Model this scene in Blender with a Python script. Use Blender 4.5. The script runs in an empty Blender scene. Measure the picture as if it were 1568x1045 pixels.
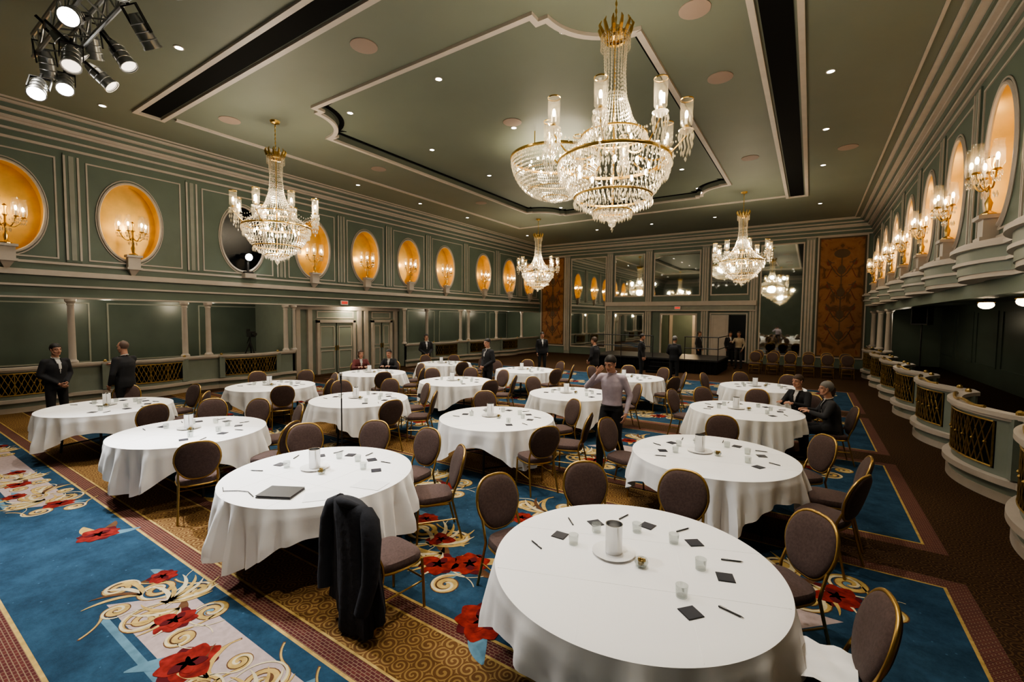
import bpy, math, random
import numpy as np
from mathutils import Vector, Matrix
random.seed(7)
pi=math.pi
sc=bpy.context.scene
COL=sc.collection
# ------------------------------------------------------------------ materials
def nt(name):
    m=bpy.data.materials.new(name); m.use_nodes=True
    t=m.node_tree; b=t.nodes['Principled BSDF']; return m,t,b
def N(t,typ,**kw):
    n=t.nodes.new(typ)
    for k,v in kw.items(): setattr(n,k,v)
    return n
def M(name,col,rough=.5,metal=0,emit=None,es=0,bump=0,bscale=40,var=0,vscale=4,spec=.5,trans=0,sheen=0):
    m,t,b=nt(name)
    c=(*col,1)
    b.inputs['Base Color'].default_value=c
    b.inputs['Roughness'].default_value=rough
    b.inputs['Metallic'].default_value=metal
    b.inputs['Specular IOR Level'].default_value=spec
    b.inputs['Transmission Weight'].default_value=trans
    b.inputs['Sheen Weight'].default_value=sheen
    if emit: b.inputs['Emission Color'].default_value=(*emit,1); b.inputs['Emission Strength'].default_value=es
    tc=N(t,'ShaderNodeTexCoord')
    if var:
        n=N(t,'ShaderNodeTexNoise'); n.inputs['Scale'].default_value=vscale; n.inputs['Detail'].default_value=5
        t.links.new(tc.outputs['Object'],n.inputs['Vector'])
        r=N(t,'ShaderNodeValToRGB')
        r.color_ramp.elements[0].position=.3; r.color_ramp.elements[1].position=.7
        r.color_ramp.elements[0].color=(*[x*(1-var) for x in col],1)
        r.color_ramp.elements[1].color=(*[min(1,x*(1+var)) for x in col],1)
        t.links.new(n.outputs['Fac'],r.inputs['Fac']); t.links.new(r.outputs['Color'],b.inputs['Base Color'])
    if bump:
        n=N(t,'ShaderNodeTexNoise'); n.inputs['Scale'].default_value=bscale; n.inputs['Detail'].default_value=3
        t.links.new(tc.outputs['Object'],n.inputs['Vector'])
        bn=N(t,'ShaderNodeBump'); bn.inputs['Strength'].default_value=bump; bn.inputs['Distance'].default_value=.02
        t.links.new(n.outputs['Fac'],bn.inputs['Height']); t.links.new(bn.outputs['Normal'],b.inputs['Normal'])
    return m
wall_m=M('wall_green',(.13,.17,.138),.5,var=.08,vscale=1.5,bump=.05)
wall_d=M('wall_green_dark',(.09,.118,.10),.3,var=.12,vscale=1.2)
balc=M('balcony_panel_green',(.22,.255,.22),.45,var=.05)
ceil_m=M('ceiling_green',(.175,.192,.152),.6,var=.04,vscale=.8)
ceil_in=M('ceiling_green_inner',(.155,.175,.138),.6,var=.04,vscale=.8)
cream=M('trim_cream',(.52,.46,.41),.45,var=.05)
creamd=M('trim_cream_dim',(.30,.31,.27),.5,var=.06)
black=M('slot_black',(.006,.006,.006),.8,spec=.1)
gold_n=M('niche_gold',(.68,.43,.11),.35,metal=.35,var=.15,vscale=3)
dark_n=M('niche_dark',(.01,.012,.015),.2)
mirror=M('mirror_glass',(.62,.64,.60),.03,metal=1)
brass=M('brass',(.62,.42,.14),.28,metal=1)
brassd=M('brass_aged',(.42,.29,.11),.4,metal=.9,var=.2,vscale=20)
brassc=M('chair_frame_gold',(.42,.27,.09),.38,metal=1)
linen=M('table_linen',(.90,.89,.88),.8,bump=.12,bscale=9,sheen=.1)
fabric=M('chair_fabric',(.085,.056,.05),.9,var=.18,vscale=60,bump=.15,bscale=200,sheen=.05,spec=.2)
blk=M('black_plastic',(.012,.012,.013),.45)
steel=M('steel',(.6,.6,.6),.25,metal=1)
white=M('porcelain',(.82,.81,.79),.25)
paper=M('paper',(.80,.80,.80),.8)
navy=M('navy_card',(.02,.022,.035),.5)
bulb=M('bulb_warm',(1,.8,.5),.5,emit=(1,.80,.50),es=26)
bulbs=M('bulb_soft',(1,.85,.6),.5,emit=(1,.80,.55),es=9)
downl=M('downlight_lens',(1,1,1),.5,emit=(1,.93,.82),es=18)
parl=M('par_lens',(1,1,1),.5,emit=(1,.95,.85),es=40)
fsl=M('follow_spot_lens',(1,1,1),.5,emit=(1,.97,.92),es=160)
parlo=M('par_lens_dim',(.8,.8,.8),.3,emit=(1,.85,.65),es=2.5)
exitm=M('exit_sign_face',(.35,.02,.02),.5,emit=(1,.10,.06),es=.6)
spk=M('speaker_grille',(.32,.24,.20),.7)
alu=M('truss_aluminium',(.45,.46,.47),.35,metal=.9)
def crystal(name,tcol,mixt):
    m=bpy.data.materials.new(name); m.use_nodes=True; t=m.node_tree
    t.nodes.clear()
    o=N(t,'ShaderNodeOutputMaterial'); g=N(t,'ShaderNodeBsdfGlossy'); g.inputs['Roughness'].default_value=.08
    g.inputs['Color'].default_value=(1,.96,.90,1)
    tr=N(t,'ShaderNodeBsdfTransparent'); tr.inputs['Color'].default_value=(.97,.95,.9,1)
    tl=N(t,'ShaderNodeBsdfTranslucent'); tl.inputs['Color'].default_value=(*tcol,1)
    a=N(t,'ShaderNodeMixShader'); a.inputs[0].default_value=.45
    t.links.new(g.outputs[0],a.inputs[1]); t.links.new(tl.outputs[0],a.inputs[2])
    b=N(t,'ShaderNodeMixShader'); b.inputs[0].default_value=mixt
    t.links.new(a.outputs[0],b.inputs[1]); t.links.new(tr.outputs[0],b.inputs[2])
    t.links.new(b.outputs[0],o.inputs[0]); return m
cryst=crystal('crystal',(.95,.9,.8),.36)
hurr=crystal('hurricane_glass',(1,.93,.8),.80)
def glassm(name,tint,fac):
    m=bpy.data.materials.new(name); m.use_nodes=True; t=m.node_tree; t.nodes.clear()
    o=N(t,'ShaderNodeOutputMaterial'); g=N(t,'ShaderNodeBsdfGlossy'); g.inputs['Roughness'].default_value=.05
    tr=N(t,'ShaderNodeBsdfTransparent'); tr.inputs['Color'].default_value=(*tint,1)
    b=N(t,'ShaderNodeMixShader'); b.inputs[0].default_value=fac
    t.links.new(tr.outputs[0],b.inputs[1]); t.links.new(g.outputs[0],b.inputs[2]); t.links.new(b.outputs[0],o.inputs[0]); return m
glass=glassm('clear_glass',(.86,.88,.87),.18)
def carpet_mat(name,kind):
    m,t,b=nt(name); b.inputs['Roughness'].default_value=.95; b.inputs['Specular IOR Level'].default_value=.1
    tc=N(t,'ShaderNodeTexCoord'); L=t.links.new
    def ramp(src,stops,const=False):
        r=N(t,'ShaderNodeValToRGB'); cr=r.color_ramp
        if const: cr.interpolation='CONSTANT'
        cr.elements[0].position=stops[0][0]; cr.elements[0].color=(*stops[0][1],1)
        cr.elements[1].position=stops[1][0]; cr.elements[1].color=(*stops[1][1],1)
        for p,c in stops[2:]:
            e=cr.elements.new(p); e.color=(*c,1)
        L(src,r.inputs['Fac']); return r.outputs['Color']
    if kind=='blue':
        n=N(t,'ShaderNodeTexNoise'); n.inputs['Scale'].default_value=2.2; n.inputs['Detail'].default_value=10; n.inputs['Roughness'].default_value=.8
        L(tc.outputs['Object'],n.inputs['Vector'])
        c=ramp(n.outputs['Fac'],[(.33,(.010,.027,.048)),(.67,(.030,.072,.118))])
        v=N(t,'ShaderNodeTexVoronoi'); v.inputs['Scale'].default_value=9; L(tc.outputs['Object'],v.inputs['Vector'])
        f=ramp(v.outputs['Distance'],[(0,(1,1,1)),(.07,(0,0,0))],True)
        mx=N(t,'ShaderNodeMix',data_type='RGBA'); L(f,mx.inputs[0]); L(c,mx.inputs[6]); mx.inputs[7].default_value=(.045,.10,.16,1)
        L(mx.outputs[2],b.inputs['Base Color'])
    elif kind in('band','aisle'):
        v=N(t,'ShaderNodeTexVoronoi'); v.inputs['Scale'].default_value=8 if kind=='band' else 9; v.inputs['Randomness'].default_value=.35; L(tc.outputs['Object'],v.inputs['Vector'])
        s=N(t,'ShaderNodeVectorMath',operation='SUBTRACT')
        L(tc.outputs['Object'],s.inputs[0]); L(v.outputs['Position'],s.inputs[1])
        sp=N(t,'ShaderNodeSeparateXYZ'); L(s.outputs[0],sp.inputs[0])
        at=N(t,'ShaderNodeMath',operation='ARCTAN2'); L(sp.outputs[1],at.inputs[0]); L(sp.outputs[0],at.inputs[1])
        mu=N(t,'ShaderNodeMath',operation='MULTIPLY'); mu.inputs[1].default_value=26; L(v.outputs['Distance'],mu.inputs[0])
        ad=N(t,'ShaderNodeMath',operation='ADD'); L(mu.outputs[0],ad.inputs[0]); L(at.outputs[0],ad.inputs[1])
        s2=N(t,'ShaderNodeMath',operation='SINE'); L(ad.outputs[0],s2.inputs[0])
        if kind=='band': c=ramp(s2.outputs[0],[(0,(.11,.055,.022)),(.30,(.235,.145,.055))],True)
        else: c=ramp(s2.outputs[0],[(0,(.036,.019,.011)),(.45,(.085,.048,.021))],True)
        L(c,b.inputs['Base Color'])
    elif kind=='key':
        k=N(t,'ShaderNodeTexBrick'); k.inputs['Scale'].default_value=11; k.inputs['Mortar Size'].default_value=.03
        k.inputs['Color1'].default_value=(.075,.022,.022,1); k.inputs['Color2'].default_value=(.10,.03,.026,1); k.inputs['Mortar'].default_value=(.18,.12,.08,1)
        L(tc.outputs['Object'],k.inputs['Vector']); L(k.outputs['Color'],b.inputs['Base Color'])
    n=N(t,'ShaderNodeTexNoise'); n.inputs['Scale'].default_value=160; L(tc.outputs['Object'],n.inputs['Vector'])
    bn=N(t,'ShaderNodeBump'); bn.inputs['Strength'].default_value=.3; bn.inputs['Distance'].default_value=.01
    L(n.outputs['Fac'],bn.inputs['Height']); L(bn.outputs['Normal'],b.inputs['Normal'])
    return m
c_blue=carpet_mat('carpet_blue','blue'); c_band=carpet_mat('carpet_gold_band','band'); c_aisle=carpet_mat('carpet_brown_aisle','aisle'); c_key=carpet_mat('carpet_key_border','key')
p_gold=M('carpet_gold_yarn',(.36,.25,.09),.95,var=.25,vscale=12,spec=.1)
p_cream=M('carpet_cream_yarn',(.46,.39,.25),.95,var=.15,vscale=12,spec=.1)
p_red=M('carpet_red_yarn',(.17,.018,.014),.95,var=.5,vscale=14,spec=.1)
p_dred=M('carpet_dark_red_yarn',(.075,.010,.012),.95,spec=.1)
p_pink=M('carpet_mauve_yarn',(.33,.26,.245),.95,var=.12,vscale=20,spec=.1)
p_lblue=M('carpet_light_blue_yarn',(.09,.17,.22),.95,var=.2,vscale=10,spec=.1)
p_brown=M('carpet_brown_yarn',(.10,.05,.025),.95,var=.2,vscale=12,spec=.1)
# ------------------------------------------------------------------ mesh builder
class MB:
    def __init__(s): s.v=[];s.f=[];s.m=[];s.M=None
    def add(s,vs,fs,mat=0):
        o=len(s.v)
        s.v+= [tuple(p) for p in vs]
        s.f+= [tuple(i+o for i in q) for q in fs]
        s.m+= [mat]*len(fs)
    def box(s,x0,x1,y0,y1,z0,z1,mat=0):
        vs=[(x,y,z) for x in(x0,x1) for y in(y0,y1) for z in(z0,z1)]
        s.add(vs,[(0,1,3,2),(4,6,7,5),(0,4,5,1),(2,3,7,6),(0,2,6,4),(1,5,7,3)],mat)
    def cone(s,p0,p1,r0,r1,n=8,mat=0,caps=True):
        p0=Vector(p0);p1=Vector(p1);d=(p1-p0)
        if d.length<1e-7:return
        d.normalize(); a=d.orthogonal().normalized(); b=d.cross(a)
        vs=[];
        for p,r in((p0,r0),(p1,r1)):
            for i in range(n):
                t=2*pi*i/n; vs.append(p+a*(r*math.cos(t))+b*(r*math.sin(t)))
        fs=[(i,(i+1)%n,n+(i+1)%n,n+i) for i in range(n)]
        if caps: fs+= [tuple(range(n-1,-1,-1)),tuple(range(n,2*n))]
        s.add(vs,fs,mat)
    def tube(s,path,r,n=6,closed=False,mat=0):
        P=[Vector(p) for p in path]; L=len(P)
        R=r if isinstance(r,(list,tuple)) else [r]*L
        vs=[];prev=None
        for i in range(L):
            if closed: t=P[(i+1)%L]-P[i-1]
            else: t=P[min(i+1,L-1)]-P[max(i-1,0)]
            t.normalize()
            if prev is None: a=t.orthogonal().normalized()
            else:
                a=prev-t*prev.dot(t)
                a=a.normalized() if a.length>1e-6 else t.orthogonal().normalized()
            prev=a; b=t.cross(a)
            for k in range(n):
                q=2*pi*k/n; vs.append(P[i]+(a*math.cos(q)+b*math.sin(q))*R[i])
        fs=[]
        for i in range(L if closed else L-1):
            j=(i+1)%L
            for k in range(n): fs.append((i*n+k,i*n+(k+1)%n,j*n+(k+1)%n,j*n+k))
        if not closed: fs+=[tuple(range(n-1,-1,-1)),tuple(range((L-1)*n,L*n))]
        s.add(vs,fs,mat)
    def lathe(s,prof,n=16,c=(0,0,0),mat=0,sx=1,sy=1):
        vs=[];L=len(prof)
        for r,z in prof:
            for k in range(n):
                q=2*pi*k/n; vs.append((c[0]+r*sx*math.cos(q),c[1]+r*sy*math.sin(q),c[2]+z))
        fs=[(i*n+k,i*n+(k+1)%n,(i+1)*n+(k+1)%n,(i+1)*n+k) for i in range(L-1) for k in range(n)]
        s.add(vs,fs,mat)
    def ball(s,c,r,nu=10,nv=7,mat=0,R=None):
        if not isinstance(r,(tuple,list)): r=(r,r,r)
        vs=[];c=Vector(c)
        for i in range(nv+1):
            a=pi*i/nv
            for k in range(nu):
                q=2*pi*k/nu; p=Vector((r[0]*math.sin(a)*math.cos(q),r[1]*math.sin(a)*math.sin(q),r[2]*math.cos(a)))
                if R: p=R@p
                vs.append(c+p)
        fs=[(i*nu+k,(i+1)*nu+k,(i+1)*nu+(k+1)%nu,i*nu+(k+1)%nu) for i in range(nv) for k in range(nu)]
        s.add(vs,fs,mat)
    def octa(s,c,r,h,mat=0):
        x,y,z=c
        s.add([(x+r,y,z),(x,y+r,z),(x-r,y,z),(x,y-r,z),(x,y,z+h),(x,y,z-h)],
              [(0,1,4),(1,2,4),(2,3,4),(3,0,4),(1,0,5),(2,1,5),(3,2,5),(0,3,5)],mat)
    def strip(s,pts,Nv,w,h,closed=False,mat=0):
        P=[Vector(p) for p in pts];L=len(P);Nv=Vector(Nv);S=[]
        for i in range(L):
            ts=[]
            if closed or i>0: ts.append((P[i]-P[i-1]).normalized())
            if closed or i<L-1: ts.append((P[(i+1)%L]-P[i]).normalized())
            ss=[t.cross(Nv).normalized() for t in ts]
            a=sum(ss,Vector())
            a=a.normalized() if a.length>1e-6 else ss[0]
            S.append(a/max(.35,a.dot(ss[0])))
        vs=[]
        for p,a in zip(P,S): vs+= [p-a*(w/2),p+a*(w/2),p+a*(w/2)+Nv*h,p-a*(w/2)+Nv*h]
        fs=[]
        for i in range(L if closed else L-1):
            j=(i+1)%L
            for k in range(4): fs.append((4*i+k,4*i+(k+1)%4,4*j+(k+1)%4,4*j+k))
        if not closed: fs+=[(3,2,1,0),(4*L-4,4*L-3,4*L-2,4*L-1)]
        s.add(vs,fs,mat)
    def mesh(s,name,mats,smooth=True,ang=35):
        me=bpy.data.meshes.new(name); me.from_pydata(s.v,[],s.f)
        for m in mats: me.materials.append(m)
        me.polygons.foreach_set('material_index',s.m)
        if smooth:
            me.polygons.foreach_set('use_smooth',[True]*len(s.f)); me.set_sharp_from_angle(angle=math.radians(ang))
        me.update(); return me
    def obj(s,name,mats,smooth=True,ang=35,loc=(0,0,0),rz=0,parent=None):
        return inst(name,s.mesh(name,mats,smooth,ang),loc,rz,parent)
def inst(name,me,loc=(0,0,0),rz=0,parent=None,scale=1):
    o=bpy.data.objects.new(name,me); COL.objects.link(o); o.location=loc; o.rotation_euler=(0,0,rz); o.scale=(scale,)*3
    if parent: o.parent=parent
    return o
def lamp(name,typ,loc,e,col=(1,.8,.55),r=.1,parent=None,spot=None,blend=.5,aim=None):
    l=bpy.data.lights.new(name,typ); l.energy=e; l.color=col
    if typ!='AREA': l.shadow_soft_size=r
    if typ=='SPOT': l.spot_size=math.radians(spot); l.spot_blend=blend
    o=bpy.data.objects.new(name,l); COL.objects.link(o); o.location=loc
    if parent: o.parent=parent
    if aim is not None: o.rotation_euler=(Vector(aim)-Vector(loc)).to_track_quat('-Z','Y').to_euler()
    return o
r_=math.radians
# ------------------------------------------------------------------ room constants
XL,XR,YF,YB,H=-16.0,2.35,27.5,-5.0,7.25
XLb,XRb=-18.6,4.9
OVL=[-.1,2.35,4.75,7.75,10.3,12.75,15.25,17.8,21.1,23.8,26.2]
OVR=[2.4,4.95,7.5,10.05,12.6,15.1,17.7,20.3,22.9,25.4]
BWR=[3.75,6.6,9.45,12.25,15.1,18.0,20.9,23.8]
b=MB(); b.box(XLb,XRb,YB,YF,-.1,-.004); b.obj('floor',[c_aisle],False)
b=MB()
def rect(x0,x1,y0,y1,z,mat): b.add([(x0,y0,z),(x1,y0,z),(x1,y1,z),(x0,y1,z)],[(0,1,2,3)],mat)
XE=1.25
def panel(y0,y1):
    x0=-15.3
    rect(x0,XE,y0,y1,.0,2)
    rect(x0+.16,XE-.16,y0+.16,y1-.16,.001,3)
    rect(x0+.185,XE-.185,y0+.185,y1-.185,.002,0)
rect(XL,XR,YB,YF-.1,-.001,4)
panel(.50,1.95)
rect(XL,XE,1.93,2.45,.0025,1); rect(XL,XE,1.93,1.95,.003,3); rect(XL,XE,2.43,2.45,.003,3)
panel(2.42,5.55); rect(XL,-1.0,5.45,6.1,.0025,1); rect(XL,-1,5.45,5.47,.003,3); rect(XL,-1,6.08,6.1,.003,3)
panel(6.15,9.6); panel(10.2,13.8); panel(14.4,18.5)
b.obj('carpet',[c_blue,c_band,c_key,p_gold,c_aisle],False)
b=MB(); ZL=[.004]
def fl(pts,mat,dz=0):
    z=ZL[0]+dz; b.add([(p[0],p[1],z) for p in pts],[tuple(range(len(pts)))],mat)
def rib(path,w,mat,dz=0):
    z=ZL[0]+dz;L=len(path);vs=[]
    for i,p in enumerate(path):
        a=path[max(0,i-1)];c=path[min(L-1,i+1)];tx,ty=c[0]-a[0],c[1]-a[1];l=math.hypot(tx,ty) or 1
        ww=w(i/(L-1))/2; nx,ny=-ty/l*ww,tx/l*ww
        vs+=[(p[0]+nx,p[1]+ny,z),(p[0]-nx,p[1]-ny,z)]
    b.add(vs,[(2*i,2*i+1,2*i+3,2*i+2) for i in range(L-1)],mat)
def spiral(cx,cy,r,turn,a0,dirn,w,mat,tail=0,dz=0):
    P=[]
    for i in range(40):
        t=i/39; a=a0+dirn*turn*2*pi*t; rr=r*(.12+.88*t); P.append((cx+rr*math.cos(a),cy+rr*math.sin(a)))
    if tail:
        ex,ey=P[-1];a=a0+dirn*turn*2*pi+dirn*pi/2
        for i in range(1,14):
            t=i/13; aa=a-dirn*t*.9; ex+=tail/13*math.cos(aa); ey+=tail/13*math.sin(aa); P.append((ex,ey))
    rib(P,lambda t:w*(.5+.9*math.sin(pi*min(1,t+.15))),mat,dz)
def leaf(x,y,a,l,w,bend,mat,dz=0):
    P=[];
    for i in range(15):
        t=i/14; aa=a+bend*t; P.append((x,y)); x+=l/14*math.cos(aa); y+=l/14*math.sin(aa)
    rib(P,lambda t:w*math.sin(pi*min(.98,.12+t*.86))**.8,mat,dz)
def flower(x,y,r,a0):
    leaf(x,y,a0+.8,r*1.9,r*.6,.7,5,-.0006); leaf(x,y,a0+3.6,r*1.9,r*.6,-.7,0,-.0006); leaf(x,y,a0+2.2,r*1.8,r*.5,.6,7,-.0005)
    for k in range(9):
        a=a0+k*2*pi/9; leaf(x,y,a,r*(1.02 if k%2 else .94),r*.85,.2,3 if k%3==0 else 2,.0007*(k%3))
    for k in range(5): leaf(x,y,a0+.5+k*2*pi/5,r*.6,r*.42,.4,3 if k%2 else 2,.003)
def motif(x,y,a,s,flip=1):
    ca,sa=math.cos(a),math.sin(a)
    def T(u,v): v*=flip; return x+s*(u*ca-v*sa),y+s*(u*sa+v*ca)
    for u,v,r,a0,d in((-.45,.12,.22,0,1),(.1,-.25,.25,2,-1),(.60,.2,.19,4,1),(-.92,-.12,.17,1,-1),(.0,.36,.17,3,1),(.80,-.22,.15,2,-1),(-.4,-.34,.13,5,1)):
        cx,cy=T(u,v); spiral(cx,cy,r*s,1.9,a0+a,d*flip,.060*s,7,tail=.45*s,dz=-.0004); spiral(cx,cy,r*s,1.9,a0+a,d*flip,.042*s,0,tail=.43*s); spiral(cx,cy,r*s*1.30,1.1,a0+a+.6,d*flip,.022*s,1,tail=.3*s,dz=.0006)
    for k in range(8):
        cx,cy=T(-.15+.02*k,.0); leaf(cx,cy,a+flip*(.3+k*.30),s*(.60+.06*(k%3)),.055*s,flip*1.3,k%2,.001)
    for k in range(6):
        cx,cy=T(.2,.05); leaf(cx,cy,a-flip*(.4+k*.36),s*.55,.045*s,-flip*1.2,(k+1)%2,.0013)
    for k in range(4):
        cx,cy=T(-.5,-.05); leaf(cx,cy,a+flip*(2.6+k*.36),s*.6,.06*s,flip*1.2,(0,1,7,0)[k],.0008)
    cx,cy=T(.40,-.10); flower(cx,cy,.24*s,a); cx,cy=T(-.74,.30); flower(cx,cy,.18*s,a+2)
for x0,x1 in((-13.5,-7.6),(-4.7,-1.2)):
    fl([(x0,1.15),(x1-.35,1.15),(x1,1.60),(x0+.4,1.60)],4,-.0018)
    rib([(x0+.2,1.08),(x1-.4,1.08)],lambda t:.05,5,-.0015)
for mx,my,ma,ms,mf in((-4.3,1.42,.1,.66,1),(-2.9,1.3,.2,.6,-1),(-8.0,1.42,0,.66,-1),(-9.3,1.35,.2,.6,1),(-11.5,1.4,0,.6,1),(-13.4,1.3,.3,.6,-1)): motif(mx,my,ma,ms,mf)
for row,(y0,y1) in enumerate(((2.7,5.3),(6.5,9.2),(10.5,13.4),(14.8,18))):
    x=-14.2
    while x<.3:
        for yy in (y0+.62,y1-.62):
            jx=random.uniform(-.2,.2)
            motif(x+jx+(1.0 if yy>y0+1 else 0),yy,random.uniform(-.4,.4),.84,random.choice((1,-1)))
        if random.random()<.6:
            fl([(x-.2,y0+1.2),(x+.9,y0+1.2),(x+1.3,y0+1.6),(x+.2,y0+1.6)],4,-.0015)
        x+=2.2
for fx,fy,fr in((-2.05,2.72,.24),(-2.65,3.3,.2),(-3.2,3.5,.16),(-3.55,2.72,.18),(-6.1,2.72,.2),(-6.3,1.5,.19),(-3.45,1.25,.2)): flower(fx,fy,fr,fx)
b.obj('carpet_floral_pattern',[p_gold,p_cream,p_red,p_dred,p_pink,p_lblue,p_lblue,p_brown],False)

# ------------------------------------------------------------------ upper walls with oval niches
def upper_wall(name,X,nx,cs,lo,hi,dark=()):
    b=MB(); zc,a,bb=4.92,.70,1.08; z0,z1=3.0,7.3
    bounds=[lo]+[(p+q)/2 for p,q in zip(cs,cs[1:])]+[hi]
    for i,yc in enumerate(cs):
        ya,yb=bounds[i],bounds[i+1]
        angs=[2*pi*k/56 for k in range(56)]
        for cy in(ya,yb):
            for cz in(z0,z1): angs.append(math.atan2(cz-zc,cy-yc)%(2*pi))
        angs=sorted(set(round(q,6) for q in angs)); n=len(angs); vs=[]
        for q in angs:
            c,s=math.cos(q),math.sin(q)
            ty=((yb-yc)/c if c>1e-9 else ((ya-yc)/c if c<-1e-9 else 1e9)); tz=((z1-zc)/s if s>1e-9 else ((z0-zc)/s if s<-1e-9 else 1e9))
            t=min(ty,tz); vs.append((X,yc+t*c,zc+t*s))
        for dx in(0,-nx*.42):
            for q in angs:
                c,s=math.cos(q),math.sin(q); r=a*bb/math.sqrt((bb*c)**2+(a*s)**2); vs.append((X+dx,yc+r*c,zc+r*s))
        b.add(vs,[(k,(k+1)%n,n+(k+1)%n,n+k) for k in range(n)],0)
        g=3 if i in dark else 1
        b.add(vs[n:],[(k,(k+1)%n,n+(k+1)%n,n+k) for k in range(n)]+[tuple(range(n,2*n))],g)
        for rr,w in((1.0,.035),(1.07,.016)):
            b.tube([(X+nx*.012,yc+a*rr*math.cos(2*pi*k/48),zc+bb*rr*math.sin(2*pi*k/48)) for k in range(48)],w,6,True,2)
        m=.30
        b.strip([(X,ya+m,3.78),(X,yb-m,3.78),(X,yb-m,6.3),(X,ya+m,6.3)],(nx,0,0),.035,.02,True,2)
        for yy in(ya,):
            b.box(*sorted((X,X+nx*.03)),yy-.15,yy+.15,3.7,6.45,0)
            for d in(-.13,.13): b.box(*sorted((X+nx*.03,X+nx*.05)),yy+d-.022,yy+d+.022,3.75,6.4,2)
            b.box(*sorted((X+nx*.03,X+nx*.045)),yy-.05,yy+.05,3.75,6.4,4)
    b.box(*sorted((X,X+nx*.04)),lo,hi,3.62,3.68,2)
    return b.obj(name,[wall_m,gold_n,cream,dark_n,creamd])
upper_wall('wall_left',XL,1,OVL,YB,YF,dark=(3,))
upper_wall('wall_right',XR,-1,OVR,YB,YF)
b=MB(); b.box(XLb,XRb,YB-.1,YB,-.1,7.3); b.obj('wall_back',[wall_m])
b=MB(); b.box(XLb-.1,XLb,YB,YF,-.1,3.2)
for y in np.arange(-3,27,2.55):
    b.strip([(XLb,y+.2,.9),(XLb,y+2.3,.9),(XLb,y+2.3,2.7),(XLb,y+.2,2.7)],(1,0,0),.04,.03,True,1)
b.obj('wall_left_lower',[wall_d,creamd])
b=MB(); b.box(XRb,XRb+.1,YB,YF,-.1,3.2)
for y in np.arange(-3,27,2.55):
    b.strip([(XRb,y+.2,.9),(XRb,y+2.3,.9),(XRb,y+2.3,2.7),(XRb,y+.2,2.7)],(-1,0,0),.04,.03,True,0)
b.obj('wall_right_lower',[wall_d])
def bow(y,cs,hw,D):
    o=0
    for c in cs:
        u=abs(y-c)/hw
        if u<1: o=max(o,D*math.cos(u*pi/2)**.75)
    return o
def path(X,nx,ya,yb,cs,hw,D,z,off=0,n=None):
    n=n or max(2,int((yb-ya)/.09)); P=[]
    for i in range(n+1):
        y=ya+(yb-ya)*i/n; P.append((X+nx*(bow(y,cs,hw,D)+off),y,z))
    return P
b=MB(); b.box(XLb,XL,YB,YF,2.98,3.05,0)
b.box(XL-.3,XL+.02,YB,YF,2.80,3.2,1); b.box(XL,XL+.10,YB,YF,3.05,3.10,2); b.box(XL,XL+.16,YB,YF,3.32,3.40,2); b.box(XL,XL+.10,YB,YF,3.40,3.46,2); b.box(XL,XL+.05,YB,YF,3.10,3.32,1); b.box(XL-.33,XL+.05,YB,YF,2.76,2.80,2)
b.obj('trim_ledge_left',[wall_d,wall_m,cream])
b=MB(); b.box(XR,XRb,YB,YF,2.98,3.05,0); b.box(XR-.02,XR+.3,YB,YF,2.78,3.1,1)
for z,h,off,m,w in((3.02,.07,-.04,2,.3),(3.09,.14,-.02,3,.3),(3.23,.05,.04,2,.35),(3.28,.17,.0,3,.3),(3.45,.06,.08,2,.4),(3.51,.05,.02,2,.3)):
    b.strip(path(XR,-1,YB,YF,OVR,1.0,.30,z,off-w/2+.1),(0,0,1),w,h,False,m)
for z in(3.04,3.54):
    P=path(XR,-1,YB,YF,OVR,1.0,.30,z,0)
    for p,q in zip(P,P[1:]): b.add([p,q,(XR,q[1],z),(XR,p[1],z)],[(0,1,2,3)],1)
b.obj('trim_ledge_right',[wall_d,wall_m,cream,balc],ang=25)
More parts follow.
